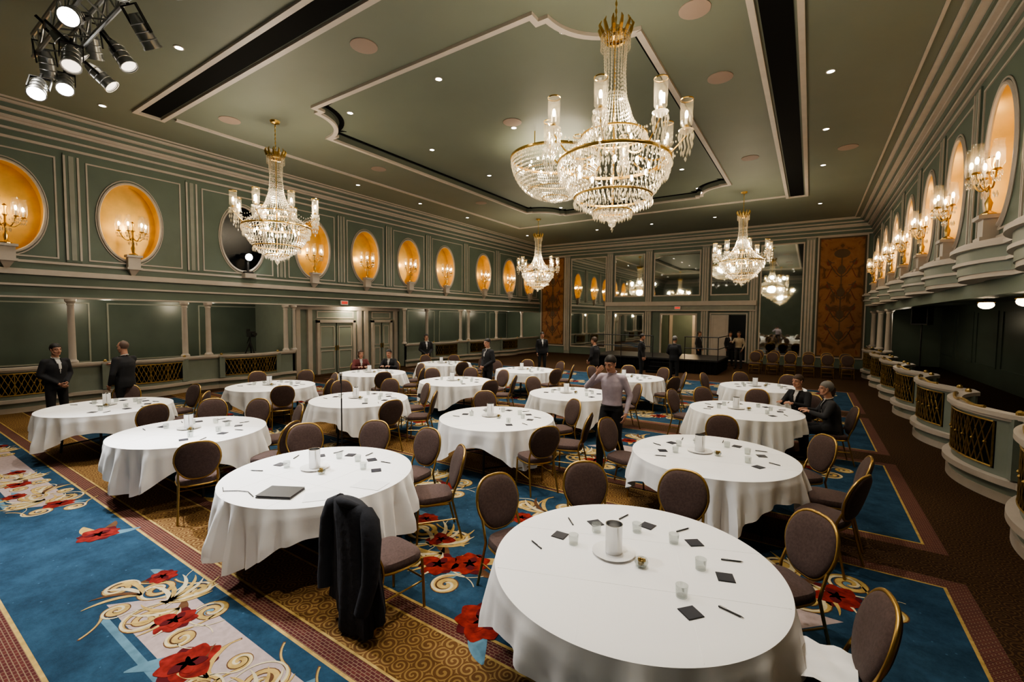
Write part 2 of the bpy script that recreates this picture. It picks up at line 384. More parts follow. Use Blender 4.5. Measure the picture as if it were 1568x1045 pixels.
def terrace(name,X,nx,runs,cs,hw,D,top,Xb,lat=.86):
    b=MB()
    for ya,yb in runs:
        b.strip(path(X,nx,ya,yb,cs,hw,D,0,0),(0,0,1),.12,.12,False,2)
        b.strip(path(X,nx,ya,yb,cs,hw,D,.12,-.02),(0,0,1),.10,.12,False,1)
        b.strip(path(X,nx,ya,yb,cs,hw,D,.24,.03),(0,0,1),.16,.08,False,2)
        b.strip(path(X,nx,ya,yb,cs,hw,D,.32,-.03),(0,0,1),.06,top-.38,False,1)
        b.strip(path(X,nx,ya,yb,cs,hw,D,top-.10,.0),(0,0,1),.10,.04,False,2)
        b.strip(path(X,nx,ya,yb,cs,hw,D,top-.06,.0),(0,0,1),.17,.06,False,2)
        P=path(X,nx,ya,yb,cs,hw,D,.30,0)
        for p,q in zip(P,P[1:]): b.add([p,q,(Xb,q[1],.30),(Xb,p[1],.30)],[(0,1,2,3)],0)
        for c in cs:
            if c-hw<ya-.01 or c+hw>yb+.01: continue
            h2=hw*lat
            b.strip(path(X,nx,c-h2,c+h2,cs,hw,D,.40,-.028,24),(0,0,1),.075,top-.54,False,3)
            K=16
            def pt(k,z):
                y=c-h2+2*h2*k/K; return (X+nx*(bow(y,cs,hw,D)+.02),y,z)
            za,zb=.42,top-.15; zm=(za+zb)/2
            for k in range(0,K,1):
                for s in(1,-1):
                    k2=k+s*2
                    if 0<=k2<=K: b.tube([pt(k,za),pt((k+k2)/2,zm),pt(k2,zb)],.009,4,False,4)
            for k in range(0,K+1,4): b.tube([pt(k,za),pt(k,zb)],.012,4,False,4)
            for k in range(1,K,2): b.ball(pt(k,zm),.026,6,4,4)
            b.tube([pt(k,za) for k in range(K+1)],.015,5,False,4); b.tube([pt(k,zb) for k in range(K+1)],.015,5,False,4)
            for e in(-1,1):
                y=c+e*hw*.93; x=X+nx*(bow(y,cs,hw,D)); b.box(x-.07,x+.07,y-.08,y+.08,.34,top-.05,1)
                b.ball((x,y,top+.02),.045,8,5,4)
            if nx<0: b.tube([(p[0],p[1],top+.025+.02*math.sin(p[1]*9)) for p in path(X,nx,c-h2*.8,c+h2*.8,cs,hw,D,top,0,14)],.022,6,False,4)
    b.obj(name,[c_aisle,balc,cream,black,brassd],ang=25)
terrace('trim_terrace_left',XL,1,[(YB,9.5),(15.0,YF)],[-.1,2.35,5.0,7.9,17.8,20.6,23.8],1.0,.28,1.08,XLb)
terrace('trim_terrace_right',XR,-1,[(YB,YF)],BWR,1.22,.44,1.18,XRb,.72)
b=MB()
colp=[(.12,0),(.12,.05),(.085,.09),(.08,.12),(.07,1.5),(.085,1.53),(.075,1.56),(.12,1.62),(.12,1.68)]
for y in(.9,3.45,6.0,6.65,9.2,9.5,15.0,16.5,19.1,19.8,22.5,25.4): b.lathe(colp,12,(XL-.05,y,1.08))
b.obj('column_left',[cream])
b=MB()
for y in(21.7,24.2,26.6): b.lathe([(r*1.3,z*.97) for r,z in colp],12,(XR+.08,y,1.18))
b.obj('column_right',[cream])
# door zone on the left
b=MB(); b.box(XL-.6,XL-.5,9.5,15.0,0,3.0,0); b.box(XLb,XL,9.42,9.5,0,3,0); b.box(XLb,XL,15.0,15.08,0,3,0)
b.box(XL-.5,XL+.0,9.5,15.0,-.01,.02,2)
for y in(9.9,10.4,12.75,13.1,14.8): b.box(XL-.5,XL-.4,y-.09,y+.09,0,2.8,1)
b.box(XL-.5,XL-.38,9.5,15,2.62,2.78,1)
b.obj('wall_left_entry',[balc,cream,c_aisle])
greenw=M('door_paint',(.26,.30,.26),.4)
for k,(y0,y1) in enumerate(((10.75,12.45),(13.45,14.5))):
    b=MB(); X0=XL-.5
    b.box(X0+.002,X0+.05,y0,y1,.021,2.1,0)
    for yy in(y0,y1): b.box(X0+.002,X0+.12,yy-.06,yy+.06,.021,2.2,1)
    b.box(X0+.002,X0+.12,y0-.06,y1+.06,2.1,2.22,1)
    ym=(y0+y1)/2; 
    for (u,v) in ((y0,ym),(ym,y1)):
        for z0,z1 in((.2,.95),(1.1,1.95)):
            b.strip([(X0+.05,u+.12,z0),(X0+.05,v-.12,z0),(X0+.05,v-.12,z1),(X0+.05,u+.12,z1)],(1,0,0),.03,.02,True,1)
    b.box(X0+.05,X0+.07,ym-.01,ym+.01,.03,2.1,2); b.box(X0+.06,X0+.10,ym-.07,ym-.04,.95,1.15,3); b.box(X0+.06,X0+.10,ym+.04,ym+.07,.95,1.15,3)
    b.strip([(X0+.002,y0,2.3),(X0+.002,y1,2.3),(X0+.002,y1,2.55),(X0+.002,y0,2.55)],(1,0,0),.04,.03,True,1)
    b.obj('door_%d'%(k+1),[greenw,cream,black,brass])
b=MB(); b.box(0,.06,-.17,.17,-.09,.09,0); b.box(.06,.065,-.14,.14,-.055,.055,1); em=b.mesh('exit_sign',[white,exitm],False)
inst('exit_sign',em,(XL+.06,11.6,2.92)); inst('exit_sign',em,(-6.5,YF-.21,3.02),-pi/2)
# ------------------------------------------------------------------ cornice
b=MB()
for (o,zl,zh,m) in((.05,6.52,6.58,1),(.02,6.58,6.72,0),(.09,6.72,6.77,1),(.12,6.77,6.88,0),(.18,6.88,6.93,1),(.26,6.93,7.00,1),(.30,7.00,7.06,0),(.42,7.06,7.11,1),(.48,7.11,7.20,0),(.58,7.20,7.26,1)):
    b.box(XL,XL+o,YB,YF,zl,zh,m); b.box(XR-o,XR,YB,YF,zl,zh,m); b.box(XL,XR,YF-o,YF,zl,zh,m); b.box(XL,XR,YB,YB+o,zl,zh,m)
rr=.78
b.strip([(XL+rr,YB+rr,H),(XR-rr,YB+rr,H),(XR-rr,YF-rr,H),(XL+rr,YF-rr,H)],(0,0,-1),.05,.03,True,1)
b.obj('trim_cornice',[wall_m,cream])
# ------------------------------------------------------------------ ceiling
IX0,IX1,IY0,IY1,RC=-11.15,-2.6,6.4,19.3,1.15
loop=[]
def arc(cx,cy,a0,a1):
    for i in range(13):
        a=math.radians(a0+(a1-a0)*i/12); loop.append((cx+RC*math.cos(a),cy+RC*math.sin(a)))
e=.18
loop.append((IX0+RC+e,IY0)); loop.append((IX1-RC-e,IY0)); loop.append((IX1-RC-e,IY0+.2)); arc(IX1,IY0+.12,176,94); loop.append((IX1-.2,IY0+RC+e)); loop.append((IX1,IY0+RC+e))
loop.append((IX1,IY1-RC-e)); loop.append((IX1-.2,IY1-RC-e)); arc(IX1,IY1-.12,266,184); loop.append((IX1-RC-e,IY1-.2)); loop.append((IX1-RC-e,IY1))
loop.append((IX0+RC+e,IY1)); loop.append((IX0+RC+e,IY1-.2)); arc(IX0,IY1-.12,-4,-86); loop.append((IX0+.2,IY1-RC-e)); loop.append((IX0,IY1-RC-e))
loop.append((IX0,IY0+RC+e)); loop.append((IX0+.2,IY0+RC+e)); arc(IX0,IY0+.12,86,4); loop.append((IX0+RC+e,IY0+.2))
import bmesh
bm=bmesh.new()
def addloop(pts,z):
    vs=[bm.verts.new((x,y,z)) for x,y in pts]; return vs,[bm.edges.new((vs[i],vs[(i+1)%len(vs)])) for i in range(len(vs))]
v1,e1=addloop([(XL,YB),(XR,YB),(XR,YF),(XL,YF)],H); v2,e2=addloop(loop,H)
bmesh.ops.triangle_fill(bm,edges=e1+e2,use_beauty=True)
RZ=.16
v3,e3=addloop(loop,H+RZ)
bmesh.ops.triangle_fill(bm,edges=e3,use_beauty=True)
for i in range(len(v2)):
    j=(i+1)%len(v2); bm.faces.new((v2[i],v2[j],v3[j],v3[i]))
me=bpy.data.meshes.new('ceiling'); bm.to_mesh(me); bm.free(); me.materials.append(ceil_m); me.materials.append(ceil_in)
for p in me.polygons:
    if p.center.z>H+.05: p.material_index=1
inst('ceiling',me)
b=MB(); b.box(XL-1,XR+1,YB,YF,H+.3,H+.4); b.obj('ceiling_slab',[black])
b=MB()
D=(0,0,-1)
L3=[(x,y,H) for x,y in loop]
b.strip(L3,D,.11,.06,True,0)
def offset_loop(l,d):
    out=[]
    for i,(x,y) in enumerate(l):
        p=Vector(l[i-1]);q=Vector(l[(i+1)%len(l)]);t=(q-p).normalized(); out.append((x+t.y*-d,y+t.x*d))
    return out
b.strip([(x,y,H+RZ) for x,y in offset_loop(loop,.14)],D,.12,.012,True,1)
def rectline(x0,x1,y0,y1,w=.10,h=.05): b.strip([(x0,y0,H),(x1,y0,H),(x1,y1,H),(x0,y1,H)],D,w,h,True,0)
def slot(x0,x1,y0,y1):
    rectline(x0,x1,y0,y1); b.box(x0+.1,x1-.1,y0+.09,y1-.09,H-.012,H,1)
slot(-13.7,-.15-.8,4.22,4.78); slot(-.95,-.3,4.9,21.2)
b.strip([(-13.4,4.95,H),(-13.4,20.9,H),(-.95,20.9,H)],D,.1,.05,False,0)
b.obj('trim_ceiling_mouldings',[cream,black])
b=MB()
for x,y in((-6.9,5.5),(-1.7,7.7),(-1.7,10.1),(-1.7,15.5),(-12.3,5.7),(-12.1,10.2),(-11.9,15.5),(.7,16),(-6.9,2.2)):
    b.lathe([(0,-.02),(.2,-.02),(.24,-.012),(.24,0)],20,(x,y,H),0)
b.lathe([(0,-.02),(.2,-.02),(.24,-.012),(.24,0)],20,(-6.6,9.9,H+RZ))
b.obj('ceiling_speaker_grille',[spk])
b=MB(); DL=[]
for y in(7.3,10.2,13.1,16,18.6):
    for x in(-9.7,-6.75,-3.8): DL.append((x,y,H+RZ))
for y in(1.2,3.7,):
    for x in(-14,-9.8,-5.6,-1.6): DL.append((x,y,H))
for y in(8,11,14.2,17.4,23): DL.append((.15,y,H))
for y in(8,11,14.2,17.4,23): DL.append((-14.2,y,H))
for x in(-10,-7,-4): DL.append((x,23.5,H))
for x,y,z in DL:
    b.lathe([(.085,0),(.085,-.012),(.065,-.014)],14,(x,y,z),1); b.lathe([(.065,-.01),(0,-.01)],14,(x,y,z),0)
b.obj('ceiling_downlight',[downl,cream])
for i,(x,y,z) in enumerate(DL):
    lamp('downlight_lamp','SPOT',(x,y,z-.05),590 if -12<x<0 and y<20 else 200,(1,.925,.81),.06,spot=84,blend=.8,aim=(x,y,0))
# ------------------------------------------------------------------ far wall
b=MB(); y0=YF
DX0,DX1,DZ=-7.5,-5.5,2.6
b.box(XLb,DX0,y0,y0+.2,-.1,7.3,0); b.box(DX1,XRb,y0,y0+.2,-.1,7.3,0); b.box(DX0,DX1,y0,y0+.2,DZ,7.3,0)
b.obj('wall_far',[wall_m])
b=MB()
for x in(-13.72,-10.72,-8.25,-5.05,-2.6,-.12):
    b.box(x-.2,x+.2,y0-.1,y0,0,6.5,1)
    for d in(-.13,0,.13): b.box(x+d-.03,x+d+.03,y0-.14,y0-.1,.2,6.4,0)
def frame(x0,x1,z0,z1,w=.07,yy=None):
    b.strip([(x0,yy or y0,z0),(x1,yy or y0,z0),(x1,yy or y0,z1),(x0,yy or y0,z1)],(0,-1,0),w,.05,True,0)
mir=[(-13.45,-11.0,.5,6.3),(-10.4,-8.55,3.75,6.3),(-7.95,-5.35,3.75,6.3),(-4.75,-2.9,3.75,6.3),(-2.3,-.4,.5,6.3)]
for m_ in mir: frame(*m_)
b.box(-10.95,-2.45,y0-.3,y0,3.15,3.4,0); b.box(-10.85,-2.55,y0-.2,y0,2.9,3.15,1); b.box(-10.95,-2.45,y0-.22,y0,2.84,2.9,0)
frame(-10.4,-8.55,.1,2.7); frame(-7.5,-5.5,-.02,2.65,.1); frame(-4.75,-2.9,.1,2.7)
frame(-15.75,-13.95,.5,6.5,.06); frame(.2,2.15,.5,6.5,.06)
b.obj('trim_far_wall',[cream,creamd])
b=MB()
for x0,x1,z0,z1 in mir: b.box(x0,x1,y0-.03,y0-.005,z0,z1)
b.box(-10.4,-8.55,y0-.03,y0-.005,.1,2.7)
b.obj('wall_mirror',[mirror],False)
b=MB(); b.box(-4.70,-3.8,y0-.05,y0-.005,.02,2.62,0); b.box(-3.78,-2.95,y0-.04,y0-.005,.02,2.62,1)
b.strip([(-4.6,y0-.05,.2),(-3.95,y0-.05,.2),(-3.95,y0-.05,2.5),(-4.6,y0-.05,2.5)],(0,-1,0),.04,.02,True,0)
b.ball((-3.88,y0-.09,1.05),.035,8,6,2)
b.obj('door_3',[cream,dark_n,brass])
def tap_mat():
    m,t,bs=nt('tapestry_weave'); L=t.links.new; bs.inputs['Roughness'].default_value=.8
    tc=N(t,'ShaderNodeTexCoord'); sp=N(t,'ShaderNodeSeparateXYZ'); L(tc.outputs['Object'],sp.inputs[0])
    ab=N(t,'ShaderNodeMath',operation='ABSOLUTE'); L(sp.outputs[0],ab.inputs[0])
    cb=N(t,'ShaderNodeCombineXYZ'); L(ab.outputs[0],cb.inputs[0]); L(sp.outputs[2],cb.inputs[2])
    n=N(t,'ShaderNodeTexNoise'); n.inputs['Scale'].default_value=2.2; n.inputs['Detail'].default_value=4; n.inputs['Distortion'].default_value=1.0; L(cb.outputs[0],n.inputs['Vector'])
    r=N(t,'ShaderNodeValToRGB'); cr=r.color_ramp
    cr.elements[0].position=.36; cr.elements[0].color=(.14,.07,.03,1); cr.elements[1].position=.44; cr.elements[1].color=(.28,.13,.055,1)
    e_=cr.elements.new(.66); e_.color=(.33,.16,.07,1); e_=cr.elements.new(.72); e_.color=(.22,.08,.04,1)
    L(n.outputs['Fac'],r.inputs['Fac']); L(r.outputs['Color'],bs.inputs['Base Color']); return m
tapm=tap_mat(); tapd=M('tapestry_figure',(.13,.085,.05),.8); tapr=M('tapestry_red',(.20,.06,.035),.8)
def tapestry(xc,hw):
    b=MB(); b.box(-hw,hw,-.03,0,0,5.9,0)
    yy=-.034
    def st(P,r,m): b.tube([(x,yy,z) for x,z in P],r,4,False,m)
    st([(0,.6),(0,5.2)],.03,1)
    for z in(1.0,2.0,3.1,4.2):
        for s in(-1,1):
            st([(s*.62*hw*(math.sin(t*2.6)),z+.7*t-.25*math.cos(t*6)) for t in [i/14 for i in range(15)]],.028,1)
            st([(s*(.15+.55*hw*t),z+.28*math.sin(t*5)) for t in [i/10 for i in range(11)]],.02,2)
            b.ball((s*.55*hw,yy,z+.45),(.10,.01,.13),8,6,2)
        b.ball((0,yy,z+.1),(.17,.012,.22),8,6,1)
    b.ball((0,yy,5.1),(.35*hw,.012,.22),10,6,1)
    b.strip([(-hw+.03,-.03,.03),(hw-.03,-.03,.03),(hw-.03,-.03,5.87),(-hw+.03,-.03,5.87)],(0,-1,0),.06,.01,True,1)
    b.obj('wall_tapestry',[tapm,tapd,tapr],loc=(xc,y0-.001,.55))
tapestry(-14.85,.86); tapestry(1.17,.93)
b=MB(); b.box(-10,-3,YF+.2,YF+4.5,-.1,-.002,1); b.box(-10,-3,YF+4.4,YF+4.5,0,3.2,0); b.box(-10.1,-10,YF+.2,YF+4.5,0,3.2,0); b.box(-3,-2.9,YF+.2,YF+4.5,0,3.2,0); b.box(-10,-3,YF+.2,YF+4.5,3.2,3.3,0)
for x in(-8,-6.5,-5): b.box(x-.1,x+.1,YF+4.32,YF+4.4,0,3,2)
b.obj('wall_foyer',[wall_m,p_dred,cream])
lamp('foyer_lamp','POINT',(-6.5,YF+2.5,2.7),140,(1,.72,.42),.2)
b=MB(); b.box(-9,-3.2,20.6,23.6,.55,.62,0); b.box(-8.95,-3.25,20.64,23.56,.005,.55,1)
for x in np.arange(-8.8,-3.2,.22): b.box(x,x+.05,20.6,20.64,.01,.55,1)
for x in(-9,-7.5,-6,-4.6,-3.25):
    b.cone((x+.02,20.7,.6),(x+.02,20.7,1.6),.02,.02,6,2)
for z in(1.1,1.6): b.cone((-9,20.7,z),(-6,20.7,z),.02,.02,6,2); b.cone((-4.6,20.7,z),(-3.2,20.7,z),.02,.02,6,2)
for z in(1.1,1.6): b.cone((-3.22,20.7,z),(-3.22,23.4,z),.02,.02,6,2)
for k in range(3): b.box(-6.0,-4.8,20.6-.28*(k+1),20.6-.28*k,.005,.62-.17*(k+1)-.02,1)
b.obj('stage_platform',[blk,black,blk])
b=MB(); b.box(-12,XR-.6,-2,.26,.005,.55,0); b.box(-12,XR-.6,.26,.34,.44,.6,1); b.box(-12,XR-.6,-2,.26,.55,.6,0)
b.obj('stage_near',[blk,white])
# ------------------------------------------------------------------ sconces in niches
def sconce_mesh():
    b=MB()
    b.box(-.02,.2,-.17,.17,-.28,-.22,0); b.box(-.02,.16,-.14,.14,-.22,.06,0); b.box(-.02,.22,-.18,.18,.06,.12,0); 
    b.add([(-.02,-.12,-.28),(-.02,.12,-.28),(.14,.12,-.28),(.14,-.12,-.28),(-.02,-.04,-.44),(-.02,.04,-.44),(.02,.04,-.44),(.02,-.04,-.44)],[(0,4,7,3),(3,7,6,2),(2,6,5,1),(4,5,6,7)],0)
    x=.08
    b.lathe([(.10,.12),(.10,.15),(.03,.2),(.05,.32),(.02,.4),(.02,.75),(.05,.8),(.03,.9),(.06,1.0),(.0,1.06)],10,(x,0,0),1)
    for k in range(4):
        a=-pi/2+pi*k/3; dx,dy=.22*math.cos(a),.30*math.sin(a)
        P=[(x+dx*t,dy*t,.62-.16*math.sin(pi*t)+.14*t) for t in [i/8 for i in range(9)]]
        b.tube(P,.012,5,False,1)
        c=(x+dx,dy,.76)
        b.lathe([(.0,-.02),(.06,0),(.045,.02)],8,c,1)
        b.lathe([(.018,.02),(.018,.14)],6,c,4); b.ball((c[0],c[1],c[2]+.20),(.026,.026,.06),6,5,2)
        b.lathe([(.06,.02),(.085,.10),(.082,.30),(.065,.38),(.075,.44)],12,c,3)
        for q in range(8):
            aa=2*pi*q/8; b.octa((c[0]+.06*math.cos(aa),c[1]+.06*math.sin(aa),c[2]-.06),.012,.045,5)
            b.octa((c[0]+.04*math.cos(aa),c[1]+.04*math.sin(aa),c[2]-.14),.01,.04,5)
        for q in range(5):
            t=q/5; b.octa((x+dx*t,dy*t,.95-.3*math.sin(pi*t*.5)-.1*math.sin(pi*t)),.012,.03,5)
    for q in range(10):
        aa=2*pi*q/10; b.octa((x+.09*math.cos(aa),.09*math.sin(aa),.45),.014,.06,5)
    return b.mesh('wall_girandole',[cream,brass,bulb,hurr,white,cryst],ang=30)
sm=sconce_mesh()
for i,y in enumerate(OVL):
    if i==3: continue
    o=inst('wall_girandole',sm,(XL+.02,y,3.9),0)
    lamp('girandole_lamp','POINT',(-.2,0,.95),12,(1,.74,.40),.08,o)
for y in OVR:
    o=inst('wall_girandole',sm,(XR-.02,y,3.9),pi)
    lamp('girandole_lamp','POINT',(-.2,0,.95),17,(1,.80,.53),.08,o)
b=MB(); b.cone((-.3,0,.05),(.12,0,-.02),.1,.13,14,0); b.ball((.13,0,-.022),(.03,.11,.11),12,8,1); b.box(-.12,.06,-.03,.03,-.5,0,0); b.box(-.15,.12,-.14,.14,-.57,-.5,0); b.box(-.04,.22,-.18,.18,-.72,-.57,2)
o=b.obj('follow_spot',[blk,fsl,cream],loc=(XL+.04,7.85,4.35))
lamp('follow_spot_lamp','SPOT',(.2,0,-.03),500,(1,.97,.92),.1,o,spot=60,blend=.6,aim=(3,0,-.9))
b=MB(); b.lathe([(.03,0),(.05,-.03),(.11,-.05),(.12,-.07)],12,(0,0,0),0); b.ball((0,0,-.11),(.11,.11,.075),12,8,1)
gm=b.mesh('soffit_globe_lamp',[brass,bulbs])
for y in(4.4,7.1): 
    o=inst('soffit_globe_lamp',gm,(XL-.9,y,2.98)); lamp('soffit_lamp','POINT',(0,0,-.3),45,(1,.86,.62),.1,o)
for y in(12.2,): o=inst('soffit_globe_lamp',gm,(XL+.3-.55,y,2.98)); lamp('soffit_lamp','POINT',(.1,0,-.3),40,(1,.86,.62),.1,o)
for y in(.5,17.3,20.6,25): o=inst('soffit_globe_lamp',gm,(XL-.9,y,2.98)); lamp('soffit_lamp','POINT',(0,0,-.3),50,(1,.86,.62),.1,o)
for y in(7.2,8.3,9.6,11.4): inst('soffit_globe_lamp',gm,(XR+.25,y,2.78))
for y in(8.3,22): lamp('soffit_lamp','POINT',(XR+.6,y,2.4),18,(1,.86,.62),.1)
# ------------------------------------------------------------------ chandeliers
def chandelier_mesh():
    b=MB(); B=lambda c,r,h:b.octa(c,r,h,2)
    def prof(pts,t):
        t*=len(pts)-1; i=min(int(t),len(pts)-2); u=t-i; u2=u*u*(3-2*u)
        return pts[i][0]+(pts[i+1][0]-pts[i][0])*u, pts[i][1]+(pts[i+1][1]-pts[i][1])*u
    Z=lambda z:z-7.25
    b.lathe([(.0,0),(.12,0),(.1,-.05),(.03,-.08)],14,(0,0,0),0); 
    b.cone((0,0,-.05),(0,0,Z(6.45)),.008,.008,6,0); b.cone((0,0,Z(6.5)),(0,0,Z(3.95)),.015,.015,6,0)
    for k in range(6): b.ball((0,0,-.14-.1*k),(.018,.018,.04),6,5,0)
    b.lathe([(.06,Z(6.50)),(.15,Z(6.40)),(.17,Z(6.34)),(.15,Z(6.30)),(.13,Z(6.32))],20,(0,0,0),0)
    for k in range(12):
        a=2*pi*k/12; c,s=math.cos(a),math.sin(a)
        b.tube([(.16*c,.16*s,Z(6.34)),(.21*c,.21*s,Z(6.43)),(.24*c,.24*s,Z(6.50)),(.21*c,.21*s,Z(6.56))],[.03,.028,.02,.006],4,False,0)
    up=[(.17,6.32),(.155,6.1),(.145,5.85),(.17,5.5),(.26,5.2),(.43,4.9),(.76,4.66)]
    n=40
    for k in range(n):
        a=2*pi*k/n; c,s=math.cos(a),math.sin(a)
        for i in range(38):
            if k%2 and i<18: continue
            r,z=prof(up,i/37); B((r*c,r*s,Z(z)),.012,.025)
    for k in range(40):
        a=2*pi*(k+.5)/40; c,s=math.cos(a),math.sin(a)
        for i in range(5): B((.205*c,.205*s,Z(6.36)-.04*i),.009,.018)
    def ring(r,z,w,h=0.03):
        b.lathe([(r-w,Z(z)-h),(r,Z(z)-h),(r+.012,Z(z)),(r,Z(z)+h),(r-w,Z(z)+h),(r-w,Z(z)-h)],40,(0,0,0),0)
    ring(.79,4.62,.02,.022); ring(.46,4.98,.015,.012); ring(.55,4.12,.015,.014); ring(.27,3.92,.012,.012)
    for rr,zt,nn,hh in((.46,4.92,44,.055),(.79,4.53,70,.075),(.76,4.40,66,.065),(.66,4.30,58,.06),(.55,4.03,50,.055),(.42,3.98,38,.045),(.27,3.85,26,.05),(.15,3.80,12,.045)):
        for k in range(nn):
            a=2*pi*k/nn; B((rr*math.cos(a),rr*math.sin(a),Z(zt)),.016,hh)
    lowp=[(.78,4.58),(.72,4.38),(.62,4.2),(.46,4.02),(.28,3.88),(.08,3.80)]
    for k in range(52):
        a=2*pi*k/52; c,s=math.cos(a),math.sin(a)
        for i in range(20 if k%2==0 else 12):
            r,z=prof(lowp,i/19); B((r*c,r*s,Z(z)),.013,.023)
    b.ball((0,0,Z(3.74)),.055,10,7,2); b.octa((0,0,Z(3.66)),.02,.05,2)
    for k in range(8):
        a=2*pi*k/8+.26; c,s=math.cos(a),math.sin(a)
        R1=.97
        P=[]
        for i in range(13):
            t=i/12; r=.35+(R1-.35)*t; z=4.66-.12*math.sin(pi*t)+.20*t*t; P.append((r*c,r*s,Z(z)))
        b.tube(P,.012,6,False,0)
        x,y,z=R1*c,R1*s,Z(4.90)
        b.lathe([(0,-.05),(.03,-.03),(.095,.01),(.10,.03),(.06,.035)],12,(x,y,z),2)
        b.lathe([(.02,.03),(.035,.07),(.02,.1)],8,(x,y,z),0)
        b.lathe([(.018,.08),(.018,.18)],6,(x,y,z),4); b.ball((x,y,z+.23),(.024,.024,.06),8,6,1)
        b.lathe([(.05,.06),(.08,.1),(.085,.39),(.087,.42)],14,(x,y,z),3); b.lathe([(.084,.42),(.089,.43),(.084,.44)],14,(x,y,z),0)
        for tier,(r__,dz,h_) in enumerate(((.095,-.06,.06),(.085,-.17,.055),(.06,-.27,.05))):
            nn=14-3*tier
            for q in range(nn):
                aa=2*pi*q/nn; B((x+r__*math.cos(aa),y+r__*math.sin(aa),z+dz),.014,h_)
        B((x,y,z-.36),.02,.04)
        a2=a+2*pi/8
        for i in range(11):
            t=i/10; aa=a+(a2-a)*t; rr=.95-.09*math.sin(pi*t); B((rr*math.cos(aa),rr*math.sin(aa),z-.02-.2*math.sin(pi*t)),.012,.02)
        for i in range(9):
            t=i/8; B(((.5+.46*t)*c,(.5+.46*t)*s,Z(4.98)-.03*t-.12*math.sin(pi*t)),.012,.02)
    for k in range(10):
        a=2*pi*k/10; b.ball((.5*math.cos(a),.5*math.sin(a),Z(4.5)),(.025,.025,.05),6,5,1)
    for k in range(6):
        a=2*pi*k/6; b.ball((.26*math.cos(a),.26*math.sin(a),Z(5.0)),(.022,.022,.045),6,5,1)
    return b.mesh('crystal_chandelier',[brass,bulb,cryst,hurr,white],smooth=False)
cm=chandelier_mesh()
CC=(1,.87,.66)
for x,y in((-2.45,6.3),(-11.4,6.35),(-11.4,19.5),(-2.3,19.5)):
    o=inst('crystal_chandelier',cm,(x,y,H),random.random())
    lamp('chandelier_lamp','POINT',(0,0,4.45-H),75,CC,.25,o)
    lamp('chandelier_lamp','POINT',(0,0,5.25-H),55,CC,.12,o)
    for k in range(3):
        a=pi/4+k*2*pi/3; lamp('chandelier_lamp','POINT',(1.15*math.cos(a),1.15*math.sin(a),5.1-H),44,CC,.08,o)
b=MB(); R=1.3; HB=1.12
b.lathe([(R-.03,.0),(R+.02,0),(R+.03,-.05),(R,-.08),(R-.03,-.05)],60,(0,0,0),0)
rows=17
for i in range(rows):
    t=i/(rows-1); a=t*pi/2*.97; r=R*math.cos(a)**.85; z=-.08-HB*math.sin(a)**1.1; nn=max(6,int(r*2*pi/.058))
    for k in range(nn):
        q=2*pi*(k+.5*(i%2))/nn; b.octa((r*math.cos(q),r*math.sin(q),z),.022,.05,2)
    if i in(5,10,14): b.lathe([(r-.01,z-.01),(r+.01,z-.01),(r+.01,z+.01),(r-.01,z+.01)],50,(0,0,0),0)
for k in range(14):
    q=2*pi*k/14; b.ball((.75*math.cos(q),.75*math.sin(q),-.2),.04,6,5,1)
for k in range(4):
    q=2*pi*k/4; b.cone((1.2*math.cos(q),1.2*math.sin(q),0),(1.2*math.cos(q),1.2*math.sin(q),.35),.015,.015,6,0)
b.ball((0,0,-1.26),.06,10,7,2)
o=b.obj('crystal_bowl_chandelier',[brass,bulb,cryst],smooth=False,loc=(-6.4,11.9,H+RZ-.35))
for k in range(3):
    q=2*pi*k/3; lamp('bowl_lamp','POINT',(.6*math.cos(q),.6*math.sin(q),-.4),65,CC,.2,o)
# ------------------------------------------------------------------ lighting truss
b=MB(); x0,x1,yy,zz,w=-10.4,-4.6,2.1,6.6,.17
for dy in(-w,w):
    for dz in(-w,w): b.cone((x0,yy+dy,zz+dz),(x1,yy+dy,zz+dz),.03,.03,8)
k=0; x=x0
while x<x1-.01:
    xn=x+.36
    for dy in(-w,w): b.cone((x,yy+dy,zz-w if k%2 else zz+w),(xn,yy+dy,zz+w if k%2 else zz-w),.014,.014,5)
    for dz in(-w,w): b.cone((x,yy-w if k%2 else yy+w,zz+dz),(xn,yy+w if k%2 else yy-w,zz+dz),.014,.014,5)
    for dy in(-w,w): b.cone((x,yy+dy,zz-w),(x,yy+dy,zz+w),.014,.014,5)
    x=xn;k+=1
for x in(-9.6,-6): b.cone((x,yy,zz+w),(x,yy,H-.005),.02,.02,6)
b.obj('lighting_truss',[alu])
def par_mesh(lens):
    b=MB()
    b.cone((0,0,-.30),(0,0,-.06),.09,.08,16,0,False); b.cone((0,0,-.06),(0,0,.04),.08,.05,16,0); b.lathe([(.086,-.285),(0,-.29)],16,(0,0,0),1); b.lathe([(.09,-.31),(.10,-.31),(.10,-.285),(.088,-.285)],16,(0,0,0),0)
    for z in(-.22,-.14,-.06): b.lathe([(.088,z-.006),(.094,z),(.088,z+.006)],16,(0,0,0),0)
    for s in(-1,1): b.box(s*.105-.006,s*.105+.006,-.015,.015,-.16,.12,2)
    b.box(-.11,.11,-.015,.015,.11,.125,2); b.cone((0,0,.12),(0,0,.22),.018,.018,6,2)
    return b.mesh('stage_spotlight',[alu,lens,blk])
pm=par_mesh(parl); pm2=par_mesh(parlo)
